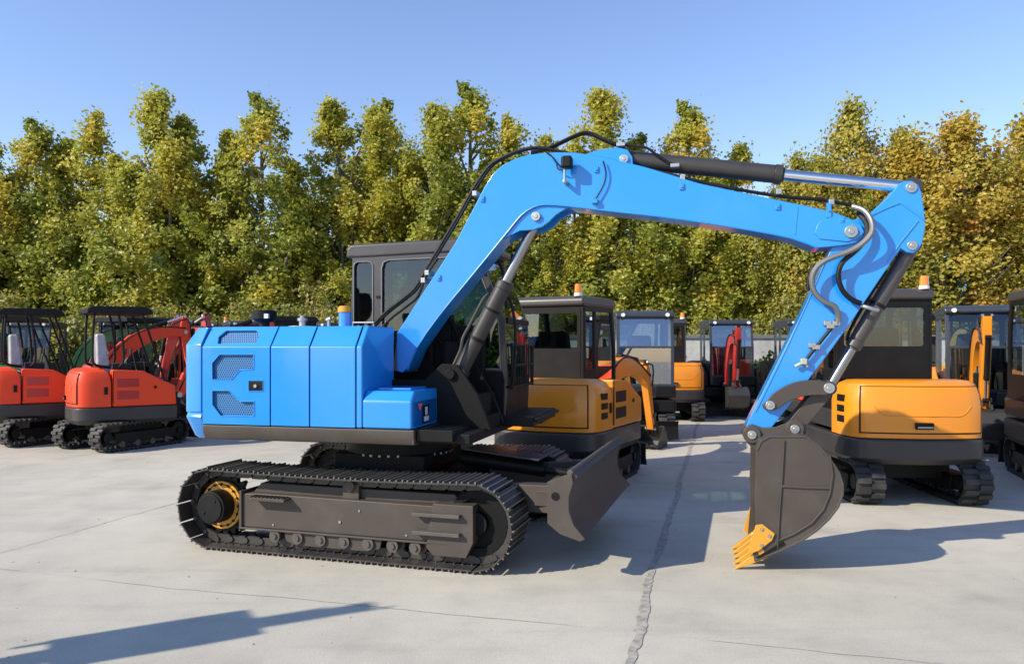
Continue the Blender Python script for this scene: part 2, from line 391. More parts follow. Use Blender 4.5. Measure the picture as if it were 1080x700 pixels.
# ---------------------------------------------------------------- tracks
def stadium(L, H, sag=0):
    Rr = H/2; S = L-2*Rr; per = 2*S+2*PI*Rr
    def at(s):
        s %= per
        if s < S: return (-S/2+s, -Rr, 0)                                # bottom, travelling +x
        s -= S
        if s < PI*Rr: a = s/Rr; return (S/2+Rr*math.sin(a), -Rr*math.cos(a), a)
        s -= PI*Rr
        if s < S: return (S/2-s, Rr-sag*math.sin(PI*s/S), PI)
        s -= S; a = s/Rr; return (-S/2-Rr*math.sin(a), Rr*math.cos(a), PI+a)
    return at, per
def track_mesh(mb, L, H, yc, wd, kind):
    at, per = stadium(L-.08, H-.08, .02 if kind == 'steel' else 0); zc = H/2
    pitch = .155 if kind == 'steel' else .1
    n = round(per/pitch); pitch = per/n
    for i in range(n):
        x, z, a = at(i*pitch+.03); ex = Vector((math.cos(a), 0, math.sin(a))); ez = Vector((math.sin(a), 0, -math.cos(a))); c = Vector((x, yc, z+zc))
        if kind == 'steel':
            mb.obox(c+ez*.012, ex*pitch*.485, (0, wd/2, 0), ez*.006)
            for k, h in ((-.44, .016), (-.08, .010), (.28, .010)):
                mb.cur = 1
                mb.obox(c+ez*(.018+h/2)+ex*pitch*k, ex*.0055, (0, wd/2*.995, 0), ez*(h/2+.003))
            mb.cur = 0
            for s in (-1, 1):
                mb.obox(c-ez*.03+Vector((0, s*.065, 0)), ex*pitch*.40, (0, .016, 0), ez*.032)
                for t in (-.26, .26): mb.cyl(c+ez*.02+Vector((0, s*.11, 0))+ex*pitch*t, c-ez*.004+Vector((0, s*.11, 0))+ex*pitch*t, .010, n=6)
            mb.cyl(c-ez*.03+Vector((0, -.095, 0))+ex*pitch*.5, c-ez*.03+Vector((0, .095, 0))+ex*pitch*.5, .024, n=10)
        else:
            for s in (-1, 1):
                sh = pitch*.5 if s > 0 else 0
                x, z, a = at(i*pitch+sh); ex = Vector((math.cos(a), 0, math.sin(a))); ez = Vector((math.sin(a), 0, -math.cos(a))); c = Vector((x, yc, z+zc))
                mb.obox(c+ez*.016+Vector((0, s*wd*.25, 0)), ex*pitch*.27, (0, wd*.235, 0), ez*.020)
            mb.obox(c-ez*.02, ex*pitch*.2, (0, .03, 0), ez*.025)
    if kind != 'steel':
        m = 64
        for i in range(m):
            a0 = at(per*i/m); a1 = at(per*(i+1)/m)
            for o0, o1 in ((0, .014),):
                pts = []
                for (x, z, a), _ in ((a0, 0), (a1, 0)):
                    ez = Vector((math.sin(a), 0, -math.cos(a)))
                    for t in (-.010, .008): pts.append(Vector((x, 0, z+zc))+ez*t)
                v = [p+Vector((0, yc+s*wd/2, 0)) for s in (-1, 1) for p in pts]
                mb.add(v, [(0, 1, 3, 2), (4, 6, 7, 5), (0, 2, 6, 4), (1, 5, 7, 3)])
    return mb

# ================================================================= MAIN MACHINE
TH = R(-14)
CX, CY = -1.04, 7.09
fv = (math.cos(TH), math.sin(TH)); lv = (-math.sin(TH), math.cos(TH))
def prj(px, py, y, th):
    f = (math.cos(th), math.sin(th)); l = (-math.sin(th), math.cos(th))
    a = (px-540)/800; b = (366-py)/800
    t = (y+l[0]*CX+l[1]*CY)/(l[0]*a+l[1])
    return (f[0]*(t*a-CX)+f[1]*(t-CY), 1.7+t*b)
def P(px, py, y): return prj(px, py, y, TH)
def PU(px, py, y): return prj(px, py, y, R(-17))
root = empty('excavator', (CX, CY, 0), TH, 'large blue crawler excavator with its boom raised and bucket resting on the concrete', 'excavator')
U0 = Matrix.Rotation(R(-3), 4, 'Z')
U = U0 @ Matrix.Translation((-1.55, 0, 0)) @ Matrix.Diagonal((.968, 1, 1, 1)) @ Matrix.Translation((1.55, 0, 0))
# tracks
for s in (-1, 1):
    track_mesh(MB(U), 3.1, .70, s*.915, .46, 'steel').build('track', (STEEL, WORN), root)
    # frame
    yo = s*1.06; yi = s*.74
    fr = MB(U)
    fr.prism([(-.93, .20), (-.93, .475), (-.80, .485), (1.16, .475), (1.16, .20)], yo, s*.80)
    fr.prism([(-.88, .475), (-.80, .56), (1.0, .56), (1.1, .475)], s*.98, s*.80)
    frame = fr.build('track_frame', BROWN, root, .008)
    MB(U).prism([(-.95, .185), (-.95, .20), (1.0, .20), (1.0, .185)], s*1.085, s*.76).box(-.95, -.925, min(s*1.08, s*.8), max(s*1.08, s*.8), .185, .50).build('flange', BROWN, frame, .004)
    gd = MB(U).prism([(.80, .16), (.86, .50), (1.20, .50), (1.20, .22), (1.14, .10), (.86, .10)], s*1.085, s*.90).build('idler_guard', BROWN, frame, .006)
    st = MB(U)
    for z in (.405, .265): st.box(.70, 1.10, min(s*1.085, s*1.135), max(s*1.085, s*1.135), z, z+.028)
    st.build('step_bar', LINK, frame, .003)
    ft = MB(U).box(-.80, -.45, min(s*1.06, s*1.16), max(s*1.06, s*1.16), .445, .47)
    for i in range(9): ft.box(-.79+i*.038, -.775+i*.038, min(s*1.06, s*1.16), max(s*1.06, s*1.16), .47, .478)
    ft.build('foot_step', BROWN, frame, .003)
    MB(U).box(.02, .17, min(s*1.02, s*.84), max(s*1.02, s*.84), .48, .60).cyl((.09, s*.80, .585), (.09, s*1.04, .585), .045).build('carrier_roller', BROWN, root, .004)
    MB(U).prism([(-.52, .19), (-.50, .11), (-.42, .08), (.30, .08), (.38, .11), (.40, .19)], s*1.055, s*1.04).build('roller_guard', BROWN, frame, .003)
    for i, x in enumerate((-.60, -.38, -.16, .06, .28, .50, .70)):
        MB(U).cyl((x, s*.80, .145), (x, s*1.0, .145), .075).cyl((x, s*1.0, .145), (x, s*1.075, .145), .05).cyl((x, s*1.075, .145), (x, s*1.088, .145), .022).build('track_roller', LINK, root)
    bo = MB(U)
    for x in (-.62, .62): bo.cyl((x, s*1.06, .235), (x, s*1.066, .235), .009, n=8)
    bo.cyl((.20, s*1.06, .40), (.20, s*1.068, .40), .009, n=8).cyl((.02, s*1.06, .30), (.02, s*1.068, .30), .012, n=8)
    bo.build('bolt', ZINC, frame)
    tri = [(.10, .42), (.28, .42), (.28, .32), (.20, .28), (.02, .30)]
    for a, b in zip(tri, tri[1:]):
        pass
    # sprocket with yellow ring and black travel motor
    xs = -1.2
    sp = MB(U); nt_ = 19
    prof = []
    for i in range(nt_*4):
        r = .285 if (i % 4) in (1, 2) else .235
        a = 2*PI*i/(nt_*4); prof.append((xs+r*math.cos(a), .35+r*math.sin(a)))
    sp.prism(prof, s*.90, s*.95); spk = sp.build('sprocket', BLACK, root, .003)
    MB(U).ring((xs, s*.955, .35), (0, s, 0), .205, .13, .035).build('ring', GOLD, spk, .004)
    bl = MB(U)
    for i in range(16):
        a = 2*PI*i/16; bl.cyl((xs+.178*math.cos(a), s*.99, .35+.178*math.sin(a)), (xs+.178*math.cos(a), s*1.003, .35+.178*math.sin(a)), .011, n=6)
    bl.ring((xs, s*.988, .35), (0, s, 0), .182, .174, .003).build('bolt_circle', BLACK, spk)
    MB(U).cyl((xs, s*.88, .35), (xs, s*1.13, .35), .138, n=32).cyl((xs, s*1.13, .35), (xs, s*1.142, .35), .118, n=32).cyl((xs+.05, s*1.14, .41), (xs+.05, s*1.15, .41), .012, n=8).cyl((xs-.06, s*1.14, .31), (xs-.06, s*1.15, .31), .012, n=8).build('travel_motor', BLACK, root, .006)
    idl = MB(U).cyl((1.2, s*.86, .35), (1.2, s*.97, .35), .255, n=32).ring((1.2, s*.97, .35), (0, s, 0), .255, .19, .03, 32).cyl((1.2, s*.97, .35), (1.2, s*1.02, .35), .09).build('idler', MATTE, root, .004)
MB(U).prism([(-.55, .42), (-.55, .62), (.65, .62), (.65, .42)], -.80, .80).box(-.4, .5, -.45, .45, .62, .76).prism([(-.9, .3), (-.5, .55), (.6, .55), (1.0, .3), (.7, .3), (.4, .42), (-.4, .42), (-.6, .3)], -.79, .79).build('undercarriage_frame', BLACK, root, .01)
sl = MB().cyl((0, 0, .76), (0, 0, .86), .50, n=48).cyl((0, 0, .86), (0, 0, .95), .46, n=48)
slw = sl.build('slew_ring', BLACK, root)
b_ = MB()
for i in range(36):
    a = 2*PI*i/36; b_.cyl((.48*math.cos(a), .48*math.sin(a), .74), (.48*math.cos(a), .48*math.sin(a), .76), .013, n=6)
b_.build('bolt', ZINC, slw)
# blade
bl = MB(U0)
bp = [(1.74, .70), (1.74, .42), (1.80, .36), (1.93, .31), (1.975, .33), (1.89, .42), (1.855, .52), (1.855, .62), (1.885, .72), (1.92, .765), (1.88, .785), (1.80, .77)]
bl.prism([(1.80, .36), (1.93, .31), (1.975, .33), (1.89, .42), (1.855, .52), (1.855, .62), (1.885, .72), (1.92, .765), (1.88, .785), (1.84, .74), (1.815, .62), (1.815, .52), (1.83, .44)], -1.10, 1.10)
blade = bl.build('blade', BROWN, root, .004)
MB(U0).prism([(1.70, .72), (1.70, .42), (1.79, .35), (1.94, .305), (1.98, .325), (1.895, .42), (1.86, .52), (1.86, .62), (1.89, .72), (1.88, .79), (1.82, .77)], -1.125, -1.10).build('side_plate', BROWN, blade, .003)
MB(U0).prism([(1.70, .72), (1.70, .42), (1.79, .35), (1.94, .305), (1.98, .325), (1.895, .42), (1.86, .52), (1.86, .62), (1.89, .72), (1.88, .79), (1.82, .77)], 1.10, 1.125).build('side_plate', BROWN, blade, .003)
MB(U0).cyl((1.86, -1.09, .79), (1.86, 1.09, .79), .022, n=12).build('top_rail', LINK, blade)
MB(U0).cyl((1.76, -1.126, .62), (1.76, -1.13, .62), .03, n=20).build('lifting_eye', BLACK, blade)
ba = MB(U0)
for s in (-1, 1):
    ba.add([(.75, s*.42-.06, .36), (.75, s*.42+.06, .36), (.75, s*.42+.06, .56), (.75, s*.42-.06, .56), (1.83, s*.75-.07, .42), (1.83, s*.75+.07, .42), (1.83, s*.75+.07, .64), (1.83, s*.75-.07, .64)],
           [(0, 1, 2, 3), (4, 5, 6, 7), (0, 1, 5, 4), (1, 2, 6, 5), (2, 3, 7, 6), (3, 0, 4, 7)])
ba.box(1.50, 1.83, -.75, .75, .46, .58)
ba.build('blade_arm', BROWN, root, .006)
bc = MB(U0).cyl((.62, 0, .70), (1.40, 0, .62), .065).cyl((1.40, 0, .62), (1.78, 0, .58), .035).build('blade_cylinder', BLACK, root)
MB(U0).add([(.70, -.17, .79), (1.38, -.17, .72), (1.38, .17, .72), (.70, .17, .79), (.70, -.17, .805), (1.38, -.17, .735), (1.38, .17, .735), (.70, .17, .805)],
          [(0, 1, 2, 3), (4, 5, 6, 7), (0, 1, 5, 4), (1, 2, 6, 5), (2, 3, 7, 6), (3, 0, 4, 7)]).build('cylinder_guard', NAVY, bc, .003)

# upper deck
MB().box(-1.35, .98, -.98, .98, .94, 1.02).build('deck', BLACK, root, .01)
MB().prism([(-1.09, .99), (-1.06, .93), (-.95, .93), (-.95, 1.055), (-1.09, 1.055)], -1.33, .56, 'x').box(.535, .56, -1.085, -.5, .935, 1.055).build('side_skirt', BROWN, root, .012)
MB().prism([(1.09, .99), (1.06, .93), (.95, .93), (.95, 1.055), (1.09, 1.055)], -1.33, .2, 'x').build('side_skirt', BROWN, root, .012)
fs_ = MB().box(.565, .86, -1.05, -.62, .965, 1.055)
for i in range(9): fs_.box(.60+i*.028, .615+i*.028, -1.03, -.64, 1.055, 1.064)
fs_.build('front_step', BLACK, root, .006)
MB().box(.15, 1.26, .02, 1.12, .985, 1.075).box(.9, 1.30, .04, 1.10, 1.03, 1.06).build('cab_floor', BLACK, root, .01)
# counterweight
cwo = [(-1.33, -1.10), (-1.33, 1.10), (-1.46, 1.09), (-1.55, 1.0), (-1.68, .7), (-1.76, .35), (-1.78, 0), (-1.76, -.35), (-1.68, -.7), (-1.55, -1.0), (-1.50, -1.07), (-1.44, -1.10)]
cw = MB().loft(cwo, [(.10, .93), (.07, .955), (.0, 1.115), (.012, 1.14), (.012, 1.15), (.0, 1.16), (.0, 1.72), (.10, 1.865), (.16, 1.875)])
# square the front face back up after insetting
cw.v = [Vector((-1.335 if v.x > -1.44 and abs(v.x+1.33) < .17 and i % 12 in (0, 1) else v.x, v.y, v.z)) for i, v in enumerate(cw.v)]
cwo_ = cw.build('counterweight', BLUE, root, .012)
# engine bay core, dark, behind the panels
MB().box(-1.325, -.62, -1.07, 1.07, 1.0, 1.66).box(-.62, .10, -1.07, -.47, 1.0, 1.66).box(-1.32, -.62, -.93, .93, 1.66, 1.80).box(-.62, .10, -.93, -.48, 1.66, 1.80).build('engine_bay', BLACK, root)
# panels: vertical sheet, slanted sheet and top sheet in one prism each
def section(ytop=-.45):
    return [(-1.10, 1.06), (-1.10, 1.70), (-.965, 1.872), (ytop, 1.872), (ytop, 1.855), (-.975, 1.855), (-1.085, 1.69), (-1.085, 1.06)]
def oct_hole(px): return [P(a, b, -1.1) for a, b in px]
def z2(pts): return [(180+a/3.6, 310+b/3.6) for a, b in pts]
h1 = oct_hole(z2([(186, 229), (316, 229), (316, 286), (265, 289), (232, 325), (158, 325), (157, 262)]))
h2 = oct_hole(z2([(158, 366), (222, 366), (262, 407), (318, 407), (318, 463), (190, 463), (158, 420)]))
h3 = oct_hole(z2([(296, 328), (352, 328), (352, 369), (296, 369)]))
x0, x1 = -1.322, -.692
p1 = MB()
plate_holes(p1, [(x0, 1.06), (x1, 1.06), (x1, 1.70), (x0, 1.70)], [h1, h2, h3], lambda u, v, t: (u, -1.10+t, v), .016)
# slanted part with its own opening
def slant(u, v, t):
    k = v; n = Vector((0, -.172, .135)).normalized()
    return Vector((u, -1.10+.135*k, 1.70+.172*k))-n*t
plate_holes(p1, [(x0, 0), (x1, 0), (x1, 1), (x0, 1)], [[(-1.19, .16), (-1.215, .52), (-1.17, .82), (-.885, .82), (-.84, .60), (-.83, .22), (-1.0, .18)][::-1]], slant, .016)
p1.prism([(-.965, 1.856), (-.965, 1.872), (-.45, 1.872), (-.45, 1.856)], x0, x1, 'x')
pan = p1.build('engine_door', BLUE, root, .003)
MB().box(-1.30, -.72, -1.078, -1.074, 1.08, 1.68).build('grille', BLUED, pan)
MB().add([slant(u, v, .024) for u, v in ((-1.24, .08), (-.8, .08), (-.8, .92), (-1.24, .92))], [(0, 1, 2, 3)]).build('grille', BLUED, pan)
lt = MB()
lx0, lz0 = min(p[0] for p in h3), min(p[1] for p in h3); lx1, lz1 = max(p[0] for p in h3), max(p[1] for p in h3)
lt.box(lx0+.008, lx1-.008, -1.10, -1.08, lz0+.008, lz1-.008); latch = lt.build('latch', BLACK, pan, .004)
MB().cyl(((lx0+lx1)/2, -1.115, (lz0+lz1)/2), ((lx0+lx1)/2, -1.10, (lz0+lz1)/2), .014).build('lock', ZINC, latch)
for hole, zf in ((h1, 0), (h2, 0), (h3, 0)):
    rim = MB()
    for a, b in zip(hole, hole[1:]+hole[:1]):
        rim.cyl((a[0], -1.101, a[1]), (b[0], -1.101, b[1]), .0045, n=6)
    rim.build('rim', BLUE, pan)
for a, b in ((-.682, -.338), (-.328, .066)):
    MB().prism(section(), a, b, 'x').build('hood_panel', BLUE, root, .006)
tk = MB().prism([(-1.10, 1.06), (-1.10, 1.70), (-.965, 1.872), (-.45, 1.872), (-.45, 1.06)], .074, .125, 'x').build('tank_panel', BLUE, root, .012)
MB().prism([(-1.10, 1.06), (-1.10, 1.275), (-1.03, 1.355), (-.50, 1.355), (-.50, 1.06)], .127, .54, 'x').build('tool_box', BLUE, root, .016)
MB().prism([(.54, 1.06), (.54, 1.275), (.50, 1.32), (.50, 1.06)], -1.06, -.52, 'y').box(.18, .47, -.93, -.58, 1.355, 1.372).build('tool_box_lid', BLUE, root, .006)
sk = MB().add([(.548, -.98, 1.25), (.548, -.93, 1.19), (.548, -.88, 1.25)], [(0, 1, 2)]).build('warning_sticker', STICK, root)
MB().add([(.548, -.86, 1.23), (.548, -.72, 1.23), (.548, -.72, 1.09), (.548, -.86, 1.09)], [(0, 1, 2, 3)]).build('data_sticker', BLACK, root)
MB().box(.548, .5495, -.845, -.735, 1.10, 1.14).box(.548, .5495, -.815, -.765, 1.15, 1.215).build('sticker_mark', STICW, root)
# far side and rear hood
MB().prism([(1.10, 1.06), (1.10, 1.70), (.965, 1.872), (-.45, 1.872), (-.45, 1.855), (.96, 1.855), (1.085, 1.69), (1.085, 1.06)], -1.322, -.63, 'x').build('hood_panel', BLUE, root, .006)
# things on the hood
def up(px, py, y):  # a point over the hood on a plane y
    return P(px, py, y)
xa, za = up(279, 343, -.55)
ac = MB().cyl((xa, -.55, 1.87), (xa, -.55, 1.93), .045).cyl((xa, -.55, 1.925), (xa, -.55, 1.95), .07, .105, 28).cyl((xa, -.55, 1.95), (xa, -.55, 2.015), .108, n=28).cyl((xa, -.55, 2.015), (xa, -.55, 2.03), .108, .095, 28).build('air_precleaner', BLACK, root, .003)
MB().box(xa+.06, xa+.10, -.655, -.635, 1.955, 1.995).build('sticker', STICW, ac)
xb, _ = up(319, 340, -.6)
MB().cyl((xb, -.6, 1.87), (xb, -.6, 1.885), .12, n=28).cyl((xb, -.6, 1.885), (xb, -.6, 1.93), .03).cyl((xb, -.6, 1.93), (xb, -.6, 1.955), .045).cyl((xb, -.6, 1.955), (xb, -.6, 1.975), .02).build('filler_cap', ZINC, root)
xc, _ = up(364, 340, -.6)
fc = MB().cyl((xc, -.6, 1.87), (xc, -.6, 2.0), .055, n=24).build('fuel_filler_neck', BLUE, root, .003)
MB().cyl((xc, -.6, 2.0), (xc, -.6, 2.045), .063, n=24).cyl((xc, -.6, 2.045), (xc, -.6, 2.055), .05, n=24).build('fuel_cap', GOLD, fc, .003)
xe, _ = up(347, 340, -.5)
MB().cyl((xe, -.5, 1.87), (xe, -.5, 1.94), .018, n=10).cyl((xe-.02, -.5, 1.94), (xe+.02, -.5, 1.955), .02, n=10).build('breather_valve', ZINC, root)
xh, _ = up(375, 340, -.75); xg, _ = up(392, 340, -.75)
MB().tube([(xh, -.8, 1.87), (xh, -.8, 1.905), (xg+.04, -.8, 1.905), (xg+.04, -.8, 1.87)], .007, smooth=0).build('grab_rail', ZINC, root)

# cab
cy0, cy1 = .10, 1.06
side = [(-.54, 1.07), (-.56, 1.9), (-.54, 2.58), (.72, 2.60), (.98, 1.95), (1.0, 1.45), (.98, 1.07)]
def rr(x0, x1, z0, z1, r=.05, n=4):
    o = []
    for cx, cz, a0 in ((x1-r, z1-r, 0), (x0+r, z1-r, 90), (x0+r, z0+r, 180), (x1-r, z0+r, 270)):
        for k in range(n+1): a = R(a0+90*k/n); o.append((cx+r*math.cos(a), cz+r*math.sin(a)))
    return o
w1 = rr(-.525, -.325, 1.72, 2.52, .05)
w2 = [(-.235, 1.50), (-.235, 2.45), (-.215, 2.51), (-.16, 2.53), (.64, 2.54), (.70, 2.50), (.92, 1.93), (.94, 1.50)]
cab = MB()
for yy, t in ((cy0, .05), (cy1, -.05)):
    plate_holes(cab, side, [w1[::-1], w2[::-1]], (lambda yy: lambda u, v, t_: (u, yy+t_, v))(yy), t)
cab.box(-.56, -.50, cy0+.05, cy1-.05, 1.07, 1.75).box(-.56, -.50, cy0+.05, cy0+.10, 1.75, 2.58).box(-.56, -.50, cy1-.10, cy1-.05, 1.75, 2.58)
cabo = cab.build('cab', CABG, root, .006)
MB().prism([(-.60, 2.56), (-.60, 2.64), (-.56, 2.69), (.70, 2.715), (.80, 2.66), (.80, 2.60), (.70, 2.585), (-.50, 2.555)], cy0-.015, cy1+.015).build('roof', CABG, cabo, .028, 3)
seal = MB()
for wl in (w1, w2):
    for a, b in zip(wl, wl[1:]+wl[:1]): seal.cyl((a[0], cy0-.003, a[1]), (b[0], cy0-.003, b[1]), .006, n=6)
seal.build('window_seal', CONDUIT, cabo)
for yy in (cy0+.025, cy1-.025):
    for wl in (w1, w2): MB().add([(p[0], yy, p[1]) for p in wl], [list(range(len(wl)))]).build('window', GLASS, cabo)
MB().box(-.53, -.525, cy0+.10, cy1-.10, 1.75, 2.56).build('rear_window', GLASS, cabo)
MB().add([(.72, cy0+.05, 2.60), (.72, cy1-.05, 2.60), (.985, cy1-.05, 1.95), (.985, cy0+.05, 1.95)], [(0, 1, 2, 3)]).add([(.985, cy0+.05, 1.95), (.985, cy1-.05, 1.95), (.995, cy1-.05, 1.42), (.995, cy0+.05, 1.42)], [(0, 1, 2, 3)]).build('windscreen', GLASS, cabo)
MB().box(.96, .99, cy0+.05, cy1-.05, 1.07, 1.42).build('front_panel', BLACK, cabo, .004)
MB().box(.965, 1.0, cy0+.05, cy1-.05, 1.92, 1.97).build('windscreen_bar', BLACK, cabo, .004)
MB().prism([(-.25, 1.08), (-.25, 1.48), (.955, 1.48), (.975, 1.40), (.97, 1.08)], cy0-.012, cy0-.001).build('lower_panel', MATTE, cabo, .004)
# inner mid pillar handle, door frame seen through the glass
MB().box(-.29, -.25, cy0-.012, cy0, 2.17, 2.19).build('latch', BLACK, cabo)
dr = MB()
dr.prism([(-.15, 1.35), (-.15, 2.45), (.62, 2.45), (.9, 1.95), (.9, 1.35), (.85, 1.35), (.85, 1.93), (.58, 2.40), (-.10, 2.40), (-.10, 1.35)], cy1-.07, cy1-.045)
dr.box(-.33, -.15, cy1-.08, cy1-.05, 1.07, 2.55)
dr.build('door_frame', BLACK, cabo, .004)
seat = MB().box(-.02, .42, .36, .82, 1.40, 1.52).add([(-.10, .36, 1.48), (.02, .36, 1.48), (-.08, .36, 2.05), (-.18, .36, 2.05), (-.10, .82, 1.48), (.02, .82, 1.48), (-.08, .82, 2.05), (-.18, .82, 2.05)], [(0, 1, 2, 3), (4, 5, 6, 7), (0, 1, 5, 4), (1, 2, 6, 5), (2, 3, 7, 6), (3, 0, 4, 7)]).box(-.20, -.12, .46, .72, 2.08, 2.30).box(.0, .35, .40, .78, 1.07, 1.40).build('seat', SEAT, cabo, .03)
MB().box(.05, .45, .22, .34, 1.07, 1.60).box(.05, .45, .84, .96, 1.07, 1.60).cyl((.4, .28, 1.6), (.43, .28, 1.82), .015).cyl((.43, .28, 1.80), (.44, .28, 1.92), .028).cyl((.4, .90, 1.6), (.43, .90, 1.82), .015).cyl((.43, .90, 1.80), (.44, .90, 1.92), .028).box(.78, .90, .3, .9, 1.07, 1.45).cyl((.70, .45, 1.07), (.72, .45, 1.5), .012).cyl((.70, .65, 1.07), (.72, .65, 1.5), .012).build('control_console', SEAT, cabo, .008)
# front guard bars
gd = MB()
for i in range(9): gd.cyl((1.035, cy0+.08+i*.095, 1.33), (1.035, cy0+.08+i*.095, 1.72), .008, n=6)
for z in (1.33, 1.53, 1.72): gd.cyl((1.035, cy0+.04, z), (1.035, cy1-.04, z), .013, n=8)
for yy in (cy0+.04, cy1-.04): gd.cyl((1.035, yy, 1.31), (1.035, yy, 1.74), .013, n=8)
gd.build('window_guard', BLACK, cabo)
# grab handles and mirror arm at the cab front
MB().tube([(1.0, .08, 1.35), (1.07, .05, 1.38), (1.09, .05, 1.9), (1.0, .05, 2.25), (.93, .06, 2.3)], .014).tube([(.70, .02, 2.62), (.86, .0, 2.58), (.98, .0, 2.40), (1.02, .0, 2.05)], .016).build('handrail', BLACK, cabo)
MB().box(.99, 1.05, -.04, .03, 2.14, 2.34).build('mirror', BLACK, cabo, .012)
MB().cyl((.66, cy0-.005, 2.45), (.74, cy0-.04, 2.45), .045).build('work_lamp', BLACK, cabo)

# boom bracket plates
BY = -.26
br = MB()
plt = [(-.12, 1.0), (-.02, 1.75), (.14, 1.80), (.25, 1.62), (.42, 1.46), (.60, 1.60), (.74, 1.56), (.90, 1.30), (1.02, 1.0)]
plt2 = [(-.12, 1.0), (-.08, 1.40), (.10, 1.42), (.42, 1.42), (.58, 1.56), (.72, 1.55), (.90, 1.30), (1.02, 1.0)]
br.prism(plt2, BY-.24, BY-.20).prism(plt, BY+.20, BY+.24)
br.box(.3, .98, BY-.20, BY+.20, .98, 1.12).cyl((.66, BY-.27, 1.47), (.66, BY+.27, 1.47), .045)
br.build('boom_bracket', MATTE, root, .008)
MB().box(.16, .9, -.46, .08, 1.05, 1.3).box(.2, .5, -.02, .08, 1.3, 2.0).cyl((.5, -.05, 1.3), (.5, -.05, 1.75), .09).cyl((.3, .0, 1.3), (.3, .0, 2.1), .05).tube([(.3, -.1, 1.9), (.45, -.02, 2.0), (.62, -.03, 1.7), (.7, -.03, 1.3)], .025).tube([(.2, -.05, 1.6), (.35, -.03, 1.8), (.55, .02, 1.5), (.8, .0, 1.2)], .022).box(.42, .80, .0, .09, 1.1, 1.9).build('valve_block', MATTE, root, .01)

# boom
yb0, yb1 = BY-.15, BY+.15
bpx = [(418, 352), (449, 304), (480, 256), (500, 218), (511, 197), (519, 184), (530, 174), (544, 167), (556, 163.5), (567, 162), (588, 160.5), (608, 161), (640, 166), (680, 176), (740, 194), (821, 211), (850, 217), (880, 224), (898, 231), (908, 236), (912, 243), (910, 250), (903, 256), (893, 258.5), (880, 260), (861, 261.5), (848, 257), (834, 251), (787, 242), (740, 234.5), (700, 229), (650, 223.5), (603, 218), (575, 216), (562, 219), (550, 227), (539, 240), (515, 270), (490, 300), (463, 332), (438, 368), (430, 388), (424, 393), (418, 391)]
boom = MB().prism([P(a, b, yb0) for a, b in bpx], yb0, yb1).build('boom', BLUE, root, .008)
lug = [(603, 219), (590, 223), (578, 231), (571, 239), (562, 243), (548, 243), (535, 247), (539, 240), (550, 227), (562, 219), (580, 215)]
for yy in (yb0+.015, yb1-.05): MB().prism([P(a, b, yb0) for a, b in [(606, 217), (596, 220), (586, 226), (578, 234), (571, 239), (562, 242), (548, 243), (530, 252), (539, 235), (560, 214), (580, 210)]], yy, yy+.035).build('cylinder_lug', BLUE, boom, .004)
for yy in (BY-.115, BY+.075): MB().prism([P(a, b, BY-.1) for a, b in [(612, 165), (632, 158.5), (652, 156), (662, 158.5), (667, 166), (668, 178), (640, 176)]], yy, yy+.04).build('cylinder_lug', BLUE, boom, .004)
# doubler plate round the tip pin
dpl = [P(a, b, yb0) for a, b in [(862, 237), (868, 231), (880, 228), (896, 232), (908, 238), (911, 245), (905, 252), (893, 255), (864, 252), (859, 246)]]
MB().prism(dpl, yb0-.010, yb0).build('doubler_plate', BLUE, boom, .003)
MB().prism(dpl, yb1, yb1+.010).build('doubler_plate', BLUE, boom, .003)
xl, zl = P(839, 234, yb0)
MB().prism([P(a, b, yb0) for a, b in [(839, 218), (842, 219), (839, 248), (836, 247)]], yb0-.004, yb0).build('weld_seam', BLUE, boom, .002)
# lower edge flange
fl = [(430, 390), (440, 366), (463, 333), (490, 300), (515, 269.5), (539, 240), (550, 227), (562, 219), (575, 216), (603, 218), (650, 223.5), (700, 229), (740, 234.5), (787, 242), (834, 251), (861, 261)]
wf = MB().tube([(P(a, b, yb0)[0], yb0-.001, P(a, b, yb0)[1]) for a, b in fl], .007, 6, 2).build('weld_flange', BLUE, boom)
def pin(px, py, y0, y1, r, parent, name='pin', m=ZINC, yref=None):
    x, z = P(px, py, yref if yref is not None else y0)
    MB().cyl((x, y0, z), (x, y1, z), r, n=24).cyl((x, y0-.006, z), (x, y0, z), r*.45, n=12).cyl((x, y1, z), (x, y1+.006, z), r*.45, n=12).build(name, m, parent, .003)
    return x, z
pin(898, 244, yb0-.028, yb1+.028, .048, boom)
pin(565, 228, yb0-.012, yb1+.012, .038, boom)
pin(658, 167.5, BY-.135, BY+.135, .036, boom)
# boom cylinder
def cylinder(p0, p1, r, frac, parent, mb=DARK, rr_=None, name='cylinder', rod=CHROME):
    p0 = Vector(p0); p1 = Vector(p1); d = (p1-p0); L = d.length; d = d/L; q = p0+d*L*frac; rr_ = rr_ or r*.55
    c = MB().cyl(p0+d*.02, q, r, n=24).cyl(q, q+d*.06, r*1.08, n=24).cyl(q+d*.06, q+d*.075, r*.8, n=24)
    c.cyl(p0-Vector((0, r, 0)), p0+Vector((0, r, 0)), r*1.0, n=20)
    o = c.build(name, mb, parent, .004)
    MB().cyl(q, p1-d*r*.9, rr_, n=20).build('rod', rod, o)
    MB().cyl(p1-Vector((0, r*.9, 0)), p1+Vector((0, r*.9, 0)), r*.95, n=20).build('rod_eye', mb, o, .003)
    return o
bx_, bz_ = .66, 1.47
tx_, tz_ = P(565, 228, BY-.1)
bcyl = cylinder((bx_, BY, bz_), (tx_, BY, tz_), .070, .55, root, DARK, .046, 'boom_cylinder', ROD)
ca = Vector((bx_, BY, bz_)); cb_ = Vector((tx_, BY, tz_)); dd = (cb_-ca).normalized(); nn = Vector((-dd.z, 0, dd.x))
